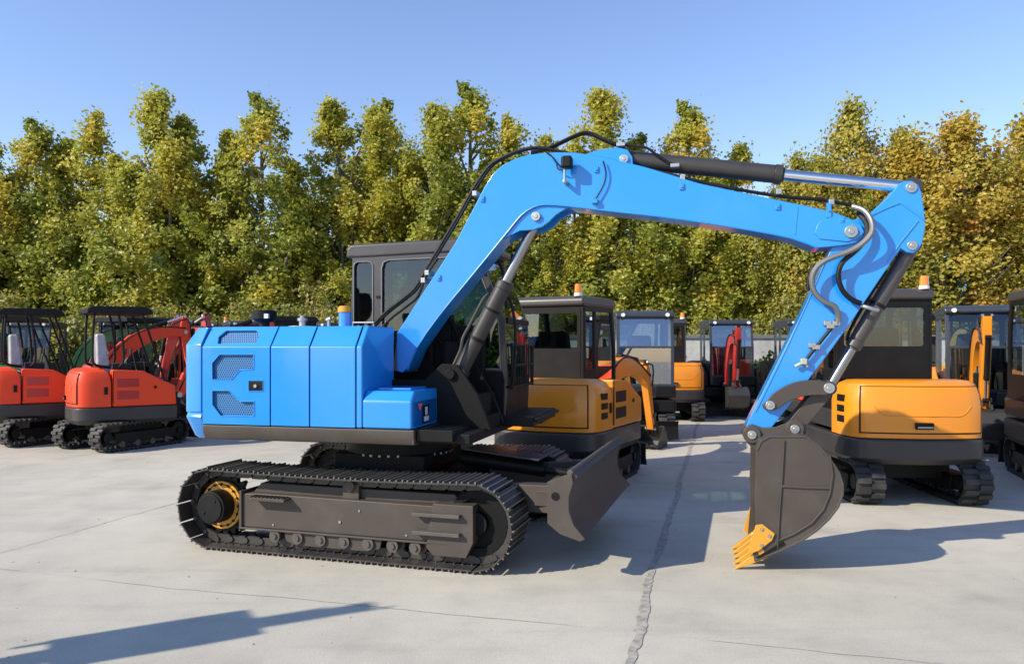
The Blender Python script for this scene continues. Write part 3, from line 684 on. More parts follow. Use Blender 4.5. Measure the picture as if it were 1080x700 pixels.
MB().tube([ca+dd*.75+nn*.085+Vector((0, -.03, 0)), ca+dd*.66+nn*.10+Vector((0, -.04, 0)), ca+dd*.42+nn*.10+Vector((0, -.05, 0)), ca+dd*.30+nn*.09+Vector((0, -.09, 0)), ca+dd*.20+nn*.06+Vector((0, -.10, 0)), ca+dd*.05+nn*.05+Vector((0, -.11, 0))], .014).build('oil_pipe', DARK, bcyl)
MB().ring(ca+dd*.33, dd, .078, .068, .03).build('clamp', BLACK, bcyl)
MB().ring(ca+dd*.62, dd, .078, .068, .02).build('clamp', BLACK, bcyl)
# arm cylinder
ax_, az_ = P(658, 168, BY); a2 = P(961, 198, BY)
acyl = cylinder((ax_, BY, az_), (a2[0], BY, a2[1]), .072, .545, root, DARK, .045, 'arm_cylinder')
# arm
ya0, ya1 = BY-.115, BY+.115
apx = [(877, 261), (882, 250), (888, 238), (900, 232), (918, 225), (934, 210), (944, 199), (948, 194), (954, 191), (962, 190.5), (969, 195), (972, 203), (975, 225), (976, 240), (973, 256), (969, 263), (964, 267), (956, 266), (950, 262), (925, 299), (899, 338), (875, 371), (851, 403), (832, 428), (814, 451), (806, 463), (796, 468), (787, 464), (785, 455), (788, 446), (806, 410), (827, 368), (848, 325), (862, 294)]
arm = MB().prism([P(a, b, ya0) for a, b in apx], ya0, ya1).build('arm', BLUE, root, .008)
def strip_on(pxs, y, parent, wdt=.010, proud=.008, name='stiffener'):
    m = MB()
    for a, b in zip(pxs, pxs[1:]):
        p = Vector((P(*a, y)[0], 0, P(*a, y)[1])); q = Vector((P(*b, y)[0], 0, P(*b, y)[1])); d = (q-p); L = d.length; d /= L; n_ = Vector((-d.z, 0, d.x))
        m.obox((p+q)/2+Vector((0, y-proud/2+.002, 0)), d*(L/2+wdt*.3), (0, proud/2+.002, 0), n_*wdt/2)
    return m.build(name, BLUE, parent, .003)
strip_on([(917, 228), (934, 220), (949, 214), (976, 233)], ya0, arm)
strip_on([(968, 233), (948, 258), (936, 276)], ya0, arm)
strip_on([(872, 272), (852, 318), (829, 368), (797, 434)], ya0, arm, .008, .006)
pin(961, 198, ya0-.012, ya1+.012, .040, arm, yref=ya0)
pin(962, 259, ya0-.012, ya1+.012, .036, arm, yref=ya0)
# bucket cylinder (runs behind the arm)
c0 = P(962, 259, BY); c1 = P(874, 409, BY)
kc = cylinder((c0[0], BY, c0[1]), (c1[0], BY, c1[1]), .057, .66, root, CABG, .036, 'bucket_cylinder', ROD)
kd = (Vector((c1[0], 0, c1[1]))-Vector((c0[0], 0, c0[1]))).normalized(); kn = Vector((-kd.z, 0, kd.x))
if kn.x < 0: kn = -kn
k0 = Vector((c0[0], BY, c0[1]))
MB().tube([k0+kd*.25-kn*.075, k0+kd*.55-kn*.085, k0+kd*.78-kn*.08, k0+kd*.86-kn*.06], .012).ring(k0+kd*.5, kd, .065, .056, .025).build('oil_pipe', BLACK, kc)
# linkage
lA = P(812, 427, ya0-.03); lB = P(874, 409, ya0-.03); lC = P(838, 452, ya0-.03)
def banana(a, b, w_, sagz, y0, y1, name, parent):
    a = Vector((a[0], a[1])); b = Vector((b[0], b[1])); d = b-a; n_ = Vector((-d.y, d.x)).normalized(); up_, lo = [], []
    N = 10
    for i in range(N+1):
        t = i/N; c = a+d*t+n_*sagz*math.sin(PI*t); ww = w_*(1.0 if 0 < i < N else .75)
        up_.append(c+n_*ww); lo.append(c-n_*ww)
    e0 = [a-d.normalized()*w_*.9+n_*w_*.3, a-d.normalized()*w_*.9-n_*w_*.3]; e1 = [b+d.normalized()*w_*.9-n_*w_*.3, b+d.normalized()*w_*.9+n_*w_*.3]
    pts = up_+e1[::-1]+lo[::-1]+e0[::-1]
    return MB().prism([(p.x, p.y) for p in pts], y0, y1).build(name, BROWN, parent, .005)
for yy in (ya0-.045, ya1+.015):
    link = banana(lA, lB, .060, .055, yy, yy+.03, 'side_link', root)
link2 = banana(lC, lB, .062, 0, BY-.095, BY+.095, 'bucket_link', root)
pin(812, 427, ya0-.062, ya1+.062, .036, link, yref=ya0-.03)
pin(874, 409, ya0-.062, ya1+.062, .040, link, yref=ya0-.03)
# bucket
ky0, ky1 = BY-.33, BY+.33
kp = [(797, 474), (802, 464), (812, 459), (850, 459), (864, 469), (877, 484), (886, 498), (890, 510), (890, 521), (885, 535), (875, 548), (862, 560), (846, 571), (823, 582), (796, 592)]
ks = [P(a, b, ky0) for a, b in kp]
sidep = [P(a, b, ky0) for a, b in kp+[(794, 585), (797, 552), (796, 520), (797, 495)]]
bk = MB()
for y in (ky0, ky1-.016): bk.prism(sidep, y, y+.016)
outer = [Vector((p[0], p[1])) for p in ks]
inner = []
for i, p in enumerate(outer):
    a = outer[max(0, i-1)]; b = outer[min(len(outer)-1, i+1)]; d = (b-a).normalized(); inner.append(p+Vector((d.y, -d.x))*.018)
bk.prism([(p.x, p.y) for p in outer+inner[::-1]], ky0-.006, ky1+.006)
bucket = bk.build('bucket', BROWN, root, .004)
ear = [P(a, b, ya0-.02) for a, b in [(783, 458), (786, 450), (793, 447), (805, 451), (818, 450), (829, 446), (840, 441), (847, 445), (851, 453), (853, 466), (872, 485), (845, 492), (800, 478), (788, 467)]]
for y in (ya0-.035, ya1+.005): MB().prism(ear, y, y+.03).build('ear', BROWN, bucket, .004)
# wear ribs on the near side plate
rib = MB()
def ribl(pts, w_=.012, y=ky0):
    for a, b in zip(pts, pts[1:]):
        p = P(*a, y); q = P(*b, y); p = Vector((p[0], 0, p[1])); q = Vector((q[0], 0, q[1])); d = q-p; L = d.length; d /= L; n_ = Vector((-d.z, 0, d.x))
        rib.obox((p+q)/2+Vector((0, y-.006, 0)), d*(L/2+.003), (0, .008, 0), n_*w_)
ribl([(824, 512), (850, 513.5), (875, 514)], .009)
ribl([(827, 464), (825, 500), (822, 540), (820, 577)], .004)
ribl([(875, 480), (878, 500), (875, 520), (868, 537), (856, 551), (838, 562), (822, 569)], .006)
rib.build('wear_strip', BROWN, bucket, .003)
for y in (ky0+.012, ky1-.012):
    pass
# pin bosses
for a, b in ((793, 458), (838, 452)):
    x, z = P(a, b, ya0-.035)
    MB().cyl((x, ya0-.055, z), (x, ya1+.055, z), .068, n=28).build('pin_boss', BROWN, bucket, .006)
    MB().cyl((x, ya0-.066, z), (x, ya1+.066, z), .034, n=20).cyl((x, ya0-.072, z), (x, ya0-.066, z), .015, n=10).build('pin', ZINC, bucket, .003)
lip0 = Vector(P(797, 589, ky0)); tip = Vector(P(774.5, 600.5, ky0)); root_ = Vector(P(828, 571, ky0))
dl = (tip-root_).normalized(); nl = Vector((-dl.y, dl.x))
lipc = Vector(P(812, 580, ky0))
MB().prism([tuple(lipc-dl*.12+nl*.014), tuple(lipc+dl*.10+nl*.010), tuple(lipc+dl*.12-nl*.006), tuple(lipc-dl*.12-nl*.014)], ky0-.01, ky1+.01).build('cutting_edge', BLACK, bucket, .003)
for i in range(5):
    yt = ky0+.035+i*(ky1-ky0-.07)/4
    t0 = lipc+dl*.04; t1 = tip
    tt = MB(); wds = [(.036, .040, t0), (.034, .030, t0+dl*.09), (.020, .004, t1)]
    vs = []
    for wy, wn, c in wds:
        for sy_, sn in ((-1, -1), (1, -1), (1, 1), (-1, 1)):
            q = c+nl*wn*sn; vs.append((q.x, yt+wy*sy_, q.y))
    tt.add(vs, [(0, 1, 2, 3), (8, 9, 10, 11)]+[(k*4+a, k*4+(a+1) % 4, k*4+4+(a+1) % 4, k*4+4+a) for k in range(2) for a in range(4)])
    tt.build('tooth', GOLD, bucket, .005)
for y in (ky0-.018, ky1+.002):
    MB().prism([P(a, b, ky0) for a, b in [(797, 553), (804, 552), (817, 562), (814, 569), (800, 580), (788, 584), (792, 568)]], y, y+.016).build('side_cutter', GOLD, bucket, .003)
    bb = MB()
    for a, b in ((803, 557), (811, 564), (803, 574)):
        x, z = P(a, b, ky0); bb.cyl((x, y-.008, z), (x, y+.024, z), .013, n=8)
    bb.build('bolt', ZINC, bucket)
# hoses along the boom
hz = MB()
def hl(pxs, y, dz=0): return [(P(a, b, y)[0], y, P(a, b, y)[1]+dz) for a, b in pxs]
HP = [(395, 345), (410, 330), (428, 316), (441, 304), (455, 280), (470, 255), (485, 230), (500, 203), (517, 178), (532, 168), (548, 161), (570, 157), (600, 163), (640, 171), (690, 181), (740, 193), (790, 203), (830, 209), (868, 212), (885, 215), (899, 218)]
for k in range(2):
    y = yb0+.05+k*.06
    MB().tube(hl([(a-2.5*(1-k), b-1.5-(0 if k == 0 else -.5)) for a, b in HP], y), .0135, 8).build('hose', HOSE, boom)
MB().tube(hl([(400, 349), (412, 336), (430, 322), (441, 312), (450, 290), (462, 272)], yb0+.02), .013, 8).build('hose', HOSE, boom)
# arched hoses over the elbow to the arm cylinder
for k in range(2):
    y = yb0+.06+k*.05
    MB().tube(hl([(560, 160+k*2), (580, 155+k*2), (597, 147+k*2), (612, 140.5+k*2), (622, 140+k*2), (634, 145+k*2), (645, 150+k*2), (655, 153+k*2)], y), .012, 8).build('hose', HOSE, boom)
MB().tube(hl([(655, 153), (668, 154), (682, 156), (692, 163), (703, 170), (713, 175)], yb0+.05), .011, 8).build('hose', HOSE, boom)
for px_, py_ in ((655, 153), (712, 175)):
    x, z = P(px_, py_, yb0+.05); MB().box(x-.035, x+.035, yb0+.02, yb0+.12, z-.015, z+.015).build('hose_fitting', ZINC, boom, .004)
def clip(px, py, y, w_=.036, h_=.05, m=BLUE, parent=boom, name='hose_clip'):
    x, z = P(px, py, y); q = MB().box(x-w_/2, x+w_/2, y-.014, y+.002, z-h_/2, z+h_/2).cyl((x, y-.022, z-.004), (x, y-.012, z-.004), .010, n=8)
    q.build(name, m, parent, .003)
for a, b in ((509, 210), (463, 293), (629, 179), (719, 197), (820, 218), (888, 232)): clip(a, b, yb0)
for a, b in ((502, 205), (452, 288), (448, 296), (720, 189), (821, 203), (876, 214)):
    x, z = P(a, b, yb0+.05); MB().box(x-.02, x+.02, yb0, yb0+.16, z-.022, z+.022).build('hose_clamp', ZINC, boom, .004)
clip(874, 222, yb0, .035, .11)
# lamp on the boom
lx, lz = P(600, 173, yb0)
lm = MB().box(lx-.045, lx+.045, yb0-.14, yb0-.04, lz-.06, lz+.04).build('work_lamp', BLACK, boom, .02, 3)
MB().box(lx-.028, lx-.014, yb0-.10, yb0-.07, lz-.17, lz-.05).cyl((lx-.02, yb0-.09, lz-.16), (lx-.02, yb0, lz-.16), .018).build('lamp_bracket', ZINC, lm, .004)
MB().tube(hl([(575, 160), (582, 165), (586, 171), (592, 176)], yb0-.02), .006, 6).tube([(lx-.10, yb0-.02, lz+.0), (lx-.08, yb0-.05, lz-.05), (lx-.04, yb0-.06, lz-.06)], .006, 6).build('cable', HOSE, boom)
MB().tube(hl([(636, 170), (639, 182), (637, 194), (630, 207), (627, 211)], yb0-.03), .007, 6).build('grease_hose', HOSE, boom)
x, z = P(627, 213, yb0); MB().box(x-.02, x+.03, yb0-.045, yb0, z-.018, z+.018).build('grease_fitting', BLUE, boom, .004)
# big hoses looping from boom to arm
MB().tube([(P(a, b, yy)[0], yy, P(a, b, yy)[1]) for a, b, yy in [(899, 218, yb0-.02), (911, 222, yb0-.06), (919, 233, yb0-.10), (919, 246, yb0-.11), (908, 258, yb0-.10), (893, 266, yb0-.09), (876, 272, yb0-.08), (862, 281, yb0-.07), (856, 294, yb0-.06), (859, 308, yb0-.05), (869, 318, yb0-.04), (880, 323, yb0-.03), (884, 333, ya0-.04), (883, 342, ya0-.03)]], .021, 10).build('loop_hose', RIBHOSE, arm)
MB().tube([(P(a, b, yy)[0], yy, P(a, b, yy)[1]) for a, b, yy in [(905, 224, yb0+.03), (914, 236, yb0-.02), (914, 250, yb0-.03), (903, 264, yb0-.04), (889, 276, yb0-.05), (884, 290, yb0-.05), (888, 305, yb0-.05), (897, 315, yb0-.04), (908, 320, yb0-.03)]], .020, 10).build('loop_hose', HOSE, arm)
MB().tube([(P(a, b, yy)[0], yy, P(a, b, yy)[1]) for a, b, yy in [(908, 322, ya0-.05), (918, 325, ya0-.07), (926, 327, ya0-.05)]], .016, 10).build('hose_fitting', ZINC, arm)
MB().tube([(P(a, b, yy)[0], yy, P(a, b, yy)[1]) for a, b, yy in [(858, 279, yb0+.03), (853, 294, yb0+.03), (852, 306, yb0+.03)]], .016, 10).build('loop_hose', HOSE, arm)
# steel pipe down the arm with clamps and valve
MB().tube([(P(a, b, ya0-.035)[0], ya0-.035, P(a, b, ya0-.035)[1]) for a, b in [(884, 335), (876, 347), (863, 363), (851, 378)]], .013, 8, 0).build('arm_pipe', BLACK, arm)
for a, b in ((881, 341), (872, 341), (875, 344), (856, 364), (860, 366)):
    x, z = P(a, b, ya0); MB().box(x-.028, x+.028, ya0-.05, ya0, z-.018, z+.018).build('pipe_clamp', ZINC, arm, .005)
x, z = P(847, 381, ya0); vl = MB().box(x-.024, x+.024, ya0-.06, ya0, z-.024, z+.024).cyl((x-.02, ya0-.035, z-.015), (x-.065, ya0-.035, z-.04), .013).cyl((x+.015, ya0-.035, z-.015), (x+.03, ya0-.035, z-.045), .010).build('shutoff_valve', VALVE, arm, .008)

# ================================================================= SMALL MACHINES
def ribbon(pts, hw):
    up_, lo = [], []; n = len(pts); V_ = [Vector(p) for p in pts]
    for i, p in enumerate(V_):
        d = (V_[min(i+1, n-1)]-V_[max(i-1, 0)]).normalized(); nn_ = Vector((-d.y, d.x)); up_.append(p+nn_*hw[i]); lo.append(p-nn_*hw[i])
    return [tuple(p) for p in up_+lo[::-1]]
def front_end(rt, pose, col, y=0., k=1., bcol=DARK, by=None):
    F, E_, T, A, curl = pose
    F = Vector(F); E_ = Vector(E_); T = Vector(T); A = Vector(A)
    # boom as a bent box
    q = []
    for i in range(9):
        t = i/8; q.append((1-t)**2*F+2*(1-t)*t*(E_*1.35-(F+T)*.175)+t*t*T)
    hw = [(.09+.07*math.sin(PI*min(1, i/8*1.1)))*k for i in range(9)]
    bm_ = MB().prism(ribbon(q, hw), y-.075*k, y+.075*k).build('boom', col, rt, .01*k)
    MB().cyl((T.x, y-.09*k, T.y), (T.x, y+.09*k, T.y), .04*k).cyl((F.x, y-.10*k, F.y), (F.x, y+.10*k, F.y), .05*k).build('pin', ZINC, bm_)
    mid = q[4]; mb2 = q[5]
    MB().tube([(q[i].x, y+.085*k, q[i].y+hw[i]*.9) for i in range(9)], .012*k).tube([(q[i].x, y-.085*k, q[i].y+hw[i]*.9) for i in range(9)], .012*k).tube([(q[7].x, y-.05*k, q[7].y+.12*k), ((q[8].x+A.x)/2*.5+q[8].x*.5, y-.10*k, q[8].y+.26*k), (T.x+.12*k, y-.08*k, T.y-.1*k)], .014*k).build('hose', HOSE, bm_)
    d = (A-T).normalized(); nn_ = Vector((-d.y, d.x))
    if nn_.dot(T-F) < 0: nn_ = -nn_
    back = T-d*.32*k+nn_*.03*k
    ap = [back+nn_*.05*k, T+nn_*.13*k, A+nn_*.055*k, A-nn_*.05*k, T-nn_*.10*k, T-d*.08*k-nn_*.10*k, back-nn_*.05*k]
    am = MB().prism([tuple(p) for p in ap], y-.06*k, y+.06*k).build('arm', col, rt, .01*k)
    MB().cyl((back.x, y-.075*k, back.y), (back.x, y+.075*k, back.y), .03*k).cyl((A.x, y-.1*k, A.y), (A.x, y+.1*k, A.y), .03*k).build('pin', ZINC, am)
    # cylinders
    top = mid+Vector((0, .17*k)); cylinder((top.x, y, top.y), (back.x, y, back.y), .045*k, .6, rt, BLACK, None, 'arm_cylinder')
    lowb = F+Vector((.16*k, -.14*k)); mdl = q[4]-Vector((0, .10*k)); cylinder((lowb.x, y, lowb.y), (mdl.x, y, mdl.y), .05*k, .6, rt, BLACK, None, 'boom_cylinder')
    la = A+(-d*.22*k)+nn_*.14*k
    c0_ = T+nn_*.18*k-d*.02*k; cylinder((c0_.x, y, c0_.y), (la.x, y, la.y), .038*k, .6, rt, BLACK, None, 'bucket_cylinder')
    # bucket
    e1 = Vector((math.cos(curl), math.sin(curl))); e2 = Vector((-e1.y, e1.x))
    def K(u, v): p = A+e1*u*k+e2*v*k; return (p.x, p.y)
    sh = [K(-.02, .05), K(.16, .07), K(.32, .02), (K(.42, -.12)), K(.40, -.28), K(.30, -.38), K(.10, -.42), K(-.06, -.46), K(-.03, -.25)]
    wy = .24*k
    kb = MB()
    for yy in (-wy, wy-.014): kb.prism(sh, y+yy, y+yy+.014)
    outer_ = [Vector(p) for p in sh[:8]]; inn = []
    for i, p in enumerate(outer_):
        a = outer_[max(0, i-1)]; b = outer_[min(7, i+1)]; dd_ = (b-a).normalized(); inn.append(p+Vector((dd_.y, -dd_.x))*.015)
    kb.prism([tuple(p) for p in outer_+inn[::-1]], y-wy, y+wy)
    for yy in (-.09*k, .06*k): kb.prism([K(-.05, -.03), K(-.05, .05), K(.0, .09), K(.2, .14), K(.26, .06), K(.1, .0)], y+yy, y+yy+.03*k)
    bo = kb.build('bucket', bcol, rt, .005)
    for i in range(4):
        yt = y-wy+.04*k+i*(2*wy-.08*k)/3
        p0 = Vector(K(-.03, -.45)); p1 = Vector(K(-.16, -.50)); n2 = Vector((-(p1-p0).y, (p1-p0).x)).normalized()*.02*k
        MB().add([(p0.x+n2.x, yt-.025*k, p0.y+n2.y), (p0.x+n2.x, yt+.025*k, p0.y+n2.y), (p0.x-n2.x, yt+.025*k, p0.y-n2.y), (p0.x-n2.x, yt-.025*k, p0.y-n2.y), (p1.x, yt-.014*k, p1.y), (p1.x, yt+.014*k, p1.y)],
                 [(0, 1, 2, 3), (0, 1, 5, 4), (1, 2, 5), (2, 3, 4, 5), (3, 0, 4)]).build('tooth', bcol, bo)
    lk = MB()
    for yy in (-.085*k, .07*k):
        p = A-d*.22*k; lk.prism([tuple(p-d*.03*k), tuple(la-d*.03*k), tuple(la+d*.03*k), tuple(p+d*.03*k)], y+yy, y+yy+.015*k)
        bq = Vector(K(.2, .10)); lk.prism([tuple(la+nn_*.03*k), tuple(bq+nn_*.03*k), tuple(bq-nn_*.03*k), tuple(la-nn_*.03*k)], y+yy*.6, y+yy*.6+.015*k)
    lk.build('bucket_link', bcol, rt, .003)
def mini(loc, deg, label, col, roof='cab', group=None, pose=None, up_rot=0, roofm=CABG, cwm=DARK, seatm=SEAT, frontcol=None, beacon=False, lampside=False, cabglass=None, name='mini_excavator', k=1., frontdet=True, sc3=None):
    rt = empty(name, (loc[0], loc[1], 0), R(deg), label, 'excavator', group)
    if sc3: rt.scale = sc3
    UR = Matrix.Rotation(R(up_rot), 4, 'Z')
    cabglass = cabglass or GLASC
    L, H, W = 2.05*k, .48*k, 1.40*k
    tw = .30*k
    for s in (-1, 1):
        tr = track_mesh(MB(UR), L, H, s*(W-tw)/2, tw, 'rubber').build('track', RUBBER, rt)
        yo = s*(W/2-.03); yi = s*(W/2-tw+.03)
        fr = MB(UR).prism([(-.62*k, .13*k), (-.66*k, .30*k), (.66*k, .30*k), (.70*k, .13*k)], yo, yi).build('track_frame', BLACK, rt, .01)
        for i in range(4):
            x = (-.5+i*.33)*k; MB(UR).cyl((x, yo-s*.06, .11*k), (x, yo+s*.005, .11*k), .055*k, n=14).build('track_roller', LINK, fr)
        x = -.80*k
        sp_ = MB(UR)
        pr = [(x+((.155 if i % 4 in (1, 2) else .125)*k)*math.cos(2*PI*i/44), H/2+((.155 if i % 4 in (1, 2) else .125)*k)*math.sin(2*PI*i/44)) for i in range(44)]
        sp_.prism(pr, s*(W/2-tw*.5-.02), s*(W/2-tw*.5+.02)).cyl((x, yi, H/2), (x, yo, H/2), .085*k, n=20).build('sprocket', BLACK, rt, .003)
        MB(UR).cyl((.80*k, yi, H/2), (.80*k, yo-s*.03, H/2), .15*k, n=24).cyl((.80*k, yi, H/2), (.80*k, yo, H/2), .05*k, n=14).build('idler', BLACK, rt, .004)
    MB(UR).box(-.45*k, .5*k, -.52*k, .52*k, .22*k, .42*k).cyl((0, 0, .40*k), (0, 0, .56*k), .34*k, n=28).build('undercarriage_frame', BLACK, rt, .012)
    # blade
    bd = MB(UR).prism([(1.22*k, .12*k), (1.30*k, .05*k), (1.25*k, .18*k), (1.25*k, .28*k), (1.31*k, .38*k), (1.22*k, .36*k)], -W/2, W/2).build('blade', BLACK, rt, .005)
    MB(UR).box(.5*k, 1.22*k, -.42*k, -.32*k, .18*k, .28*k).box(.5*k, 1.22*k, .32*k, .42*k, .18*k, .28*k).build('blade_arm', BLACK, rt, .006)
    # deck outline (plan, counterclockwise)
    hw = .75*k
    def arc(x_r, h, x_f):
        pts = [(x_f, -h*.93), (x_f, h*.93), (x_f-.12*k, h)]
        pts += [(-.38*k, h)]
        for i in range(1, 8):
            a = PI/2*i/8; pts.append((-.38*k-(x_r-.38*k)*math.sin(a)**.62*.93, h*math.cos(a)**.30))
        pts += [(-x_r*.985, h*.3), (-x_r, 0), (-x_r*.985, -h*.3)]
        for i in range(7, 0, -1):
            a = PI/2*i/8; pts.append((-.38*k-(x_r-.38*k)*math.sin(a)**.62*.93, -h*math.cos(a)**.30))
        pts += [(-.38*k, -h), (x_f-.12*k, -h)]
        return pts
    dk = arc(1.0*k, hw, .86*k)
    MB().loft(dk, [(.07, .44*k), (.0, .51*k), (.0, .70*k), (.02, .72*k)]).build('counterweight_skirt', cwm, rt, .012)
    pz = [(.0, .725*k), (.0, 1.10*k), (.02, 1.22*k), (.06, 1.30*k), (.12, 1.335*k), (.20, 1.345*k)]
    # engine housing at the rear and right side
    hull = [p for p in arc(.985*k, hw-.015, .86*k) if p[0] < -.30*k]
    hull = [(-.32*k, -hw+.015), (-.32*k, hw-.015)]+[p for p in hull if p[0] < -.385*k]
    body = MB().loft(hull, pz).build('engine_housing', col, rt, .01)
    rh = [p for p in hull if p[0] < -.62*k]
    # rear hood (run ordered so that outside is on the right)
    mid_ = [p for p in rh]
    fwd = mid_[:]
    ar = [p for p in fwd[1:-1] if abs(p[1]) < .63*k]
    pzh = [(0, .79*k), (0, 1.08*k), (.018, 1.20*k), (.05, 1.275*k)]
    ardir = ar
    hood = MB().strip(ardir[::-1], pzh, .012, .03)
    hood2 = hood
    # check orientation: outside must lie at x < panel
    c_ = sum((Vector(p) for p in ardir), Vector((0, 0)))/len(ardir)
    test = hood.v[len(ardir)//2]
    if test.x > ardir[len(ardir)//2][0]: hood2 = MB().strip(ardir, pzh, .012, .03)
    hd = hood2.build('rear_hood', col, body, .004)
    gs = [Vector(p) for p in ardir]; g0 = gs[0]+(gs[0]-gs[1]).normalized()*.018; g1 = gs[-1]+(gs[-1]-gs[-2]).normalized()*.018
    gsx = [tuple(g0)]+ardir+[tuple(g1)]; pzs = [(0, .775*k), (0, 1.08*k), (.018, 1.20*k), (.05, 1.283*k)]
    gm = MB().strip(gsx[::-1], pzs, .004, .012)
    if gm.v[len(gsx)//2].x > gsx[len(gsx)//2][0]: gm = MB().strip(gsx, pzs, .004, .012)
    gm.build('hood_seal', BLACK, body)
    def rx(yv):
        aa = sorted(ardir, key=lambda p: p[1])
        for a, b in zip(aa, aa[1:]):
            if a[1] <= yv <= b[1]: return a[0]+(b[0]-a[0])*(yv-a[1])/(b[1]-a[1]+1e-9)
        return aa[0][0]
    MB().tube([(rx(yv)-.012, yv, z) for yv, z in [(-.50*k, 1.075*k), (-.40*k, .975*k), (-.2*k, .97*k), (0, .97*k), (.2*k, .97*k), (.40*k, .975*k), (.50*k, 1.075*k)]], .0065, 8, 3).build('hood_crease', col, hd)
    xr = -1.0*k
    hb = MB().add([(xr-.014, -.44*k, .96*k), (xr-.014, .44*k, .96*k), (xr-.006, .50*k, 1.14*k), (xr-.006, -.50*k, 1.14*k)], [(0, 1, 2, 3)])
    MB().box(xr-.03, xr+.02, -.08*k, .10*k, .83*k, .90*k).build('hood_latch', BLACK, hd, .006)
    MB().box(xr-.034, xr-.02, -.07*k, .09*k, .845*k, .86*k).build('handle', ZINC, hd, .003)
    def run(xa, xb, s, n=6):
        # plan points that follow the housing side between two x values
        half = [p for p in hull if p[1]*s > 0 and p[0] < -.3*k]; half.sort(key=lambda p: -p[0]); out = []
        for q in range(n+1):
            x = xa+(xb-xa)*q/n
            for a, b in zip(half, half[1:]):
                if b[0] <= x <= a[0]:
                    t = (a[0]-x)/max(1e-6, a[0]-b[0]); out.append((x, a[1]+(b[1]-a[1])*t)); break
        return out
    for s in ((-1, 1) if col is not RED else ()):
        for i in range(3):
            z = (.87+.115*i)*k
            rn = run(-.50*k, -.68*k, s)
            if s < 0: rn = rn[::-1]
            vb = MB().strip(rn, [(0, z), (0, z+.075*k)], .004, .01)
            if abs(vb.v[3].y) < abs(rn[3][1]): vb = MB().strip(rn[::-1], [(0, z), (0, z+.075*k)], .004, .01)
            vo = vb.build('vent', BLACK, body)
            for j in range(3):
                zz = z+(.012+.024*j)*k; sv = MB().strip(rn, [(0, zz), (0, zz+.007*k)], .009, .005)
                if abs(sv.v[3].y) < abs(rn[3][1]): sv = MB().strip(rn[::-1], [(0, zz), (0, zz+.007*k)], .009, .005)
                sv.build('louvre', col, vo) if False else None
    # right side cover in front of the engine
    rc = MB().prism([(-.30*k, .725*k), (-.30*k, 1.33*k), (.25*k, 1.30*k), (.55*k, 1.16*k), (.82*k, 1.05*k), (.84*k, .725*k)], -hw+.012, -.42*k).build('side_cover', col, rt, .03, 3)
    MB().box(-.22*k, .16*k, -hw+.006, -hw+.016, .84*k, .98*k).box(-.22*k, .16*k, -hw+.006, -hw+.016, 1.04*k, 1.18*k).build('vent', DRED if col is RED else BLACK, rc, .004)
    MB().box(-.295*k, -.285*k, -hw+.008, -hw+.02, .77*k, 1.31*k).build('seam', BLACK, rc)
    MB().box(-.44*k, -.38*k, -hw+.0, -hw+.012, .93*k, 1.05*k).cyl((.45*k, -hw+.0, 1.03*k), (.45*k, -hw+.014, 1.03*k), .025*k).build('latch', BLACK, rc)
    MB().box(-.3*k, .82*k, .35*k, hw-.02, .765*k, .98*k).build('left_cover', cwm if roof == 'cab' else col, rt, .02)
    # operator station
    CS = Matrix.Translation((-.22*k, 0, 0)) if roof != 'cab' else Matrix.Identity(4)
    x0_, x1_ = -.36*k, .80*k; y0_, y1_ = -.36*k, .70*k; zt = 2.36*k; zb = 1.345*k
    if roof == 'cab':
        cb = MB()
        sd_ = [(x0_, 1.0*k), (x0_-.02, 2.25*k), (x1_-.12*k, 2.27*k), (x1_, 1.7*k), (x1_, .8*k), (x0_+.1, .8*k)]
        hole = [(x0_+.07*k, 1.70*k), (x0_+.06*k, 2.17*k), (x0_+.36*k, 2.18*k), (x0_+.36*k, 1.45*k), (x0_+.09*k, 1.45*k)]
        hole2 = [(x0_+.42*k, 1.30*k), (x0_+.42*k, 2.18*k), (x1_-.18*k, 2.19*k), (x1_-.07*k, 1.70*k), (x1_-.07*k, 1.30*k)]
        for yy, t in ((y0_, .04), (y1_, -.04)):
            plate_holes(cb, sd_, [hole, hole2], (lambda yy: lambda u, v, t_: (u, yy+t_, v))(yy), t)
        # rear frame: solid lower half, window above
        xb_ = x0_-.02
        plate_holes(cb, [(y0_, zb-.02), (y1_, zb-.02), (y1_, 2.26*k), (y0_, 2.26*k)], [rr(y0_+.07*k, y1_-.07*k, 1.70*k, 2.17*k, .03)[::-1]], lambda u, v, t_: (xb_+t_, u, v), .04)
        # front posts
        cb.obox((x1_-.02, y0_+.03, 1.25*k), (.025, 0, 0), (0, .03, 0), (0, 0, .45*k)).obox((x1_-.02, y1_-.03, 1.25*k), (.025, 0, 0), (0, .03, 0), (0, 0, .45*k))
        cb.box(x1_-.05, x1_, y0_, y1_, .78*k, 1.02*k)
        for yy in (y0_+.03, y1_-.03): cb.add([(x1_-.03, yy-.03, 1.7*k), (x1_+.0, yy-.03, 1.7*k), (x1_+.0, yy+.03, 1.7*k), (x1_-.03, yy+.03, 1.7*k), (x1_-.15*k, yy-.03, 2.27*k), (x1_-.11*k, yy-.03, 2.27*k), (x1_-.11*k, yy+.03, 2.27*k), (x1_-.15*k, yy+.03, 2.27*k)], [(0, 1, 5, 4), (1, 2, 6, 5), (2, 3, 7, 6), (3, 0, 4, 7)])
        cbo = cb.build('cab', BLACK if roofm is CABG else roofm, rt, .006)
        MB().prism([(x0_-.06, 2.24*k), (x0_-.06, 2.33*k), (x0_, 2.37*k), (x1_-.15*k, 2.38*k), (x1_-.04*k, 2.33*k), (x1_-.04*k, 2.25*k)], y0_-.02, y1_+.02).build('roof', roofm, cbo, .035, 3)
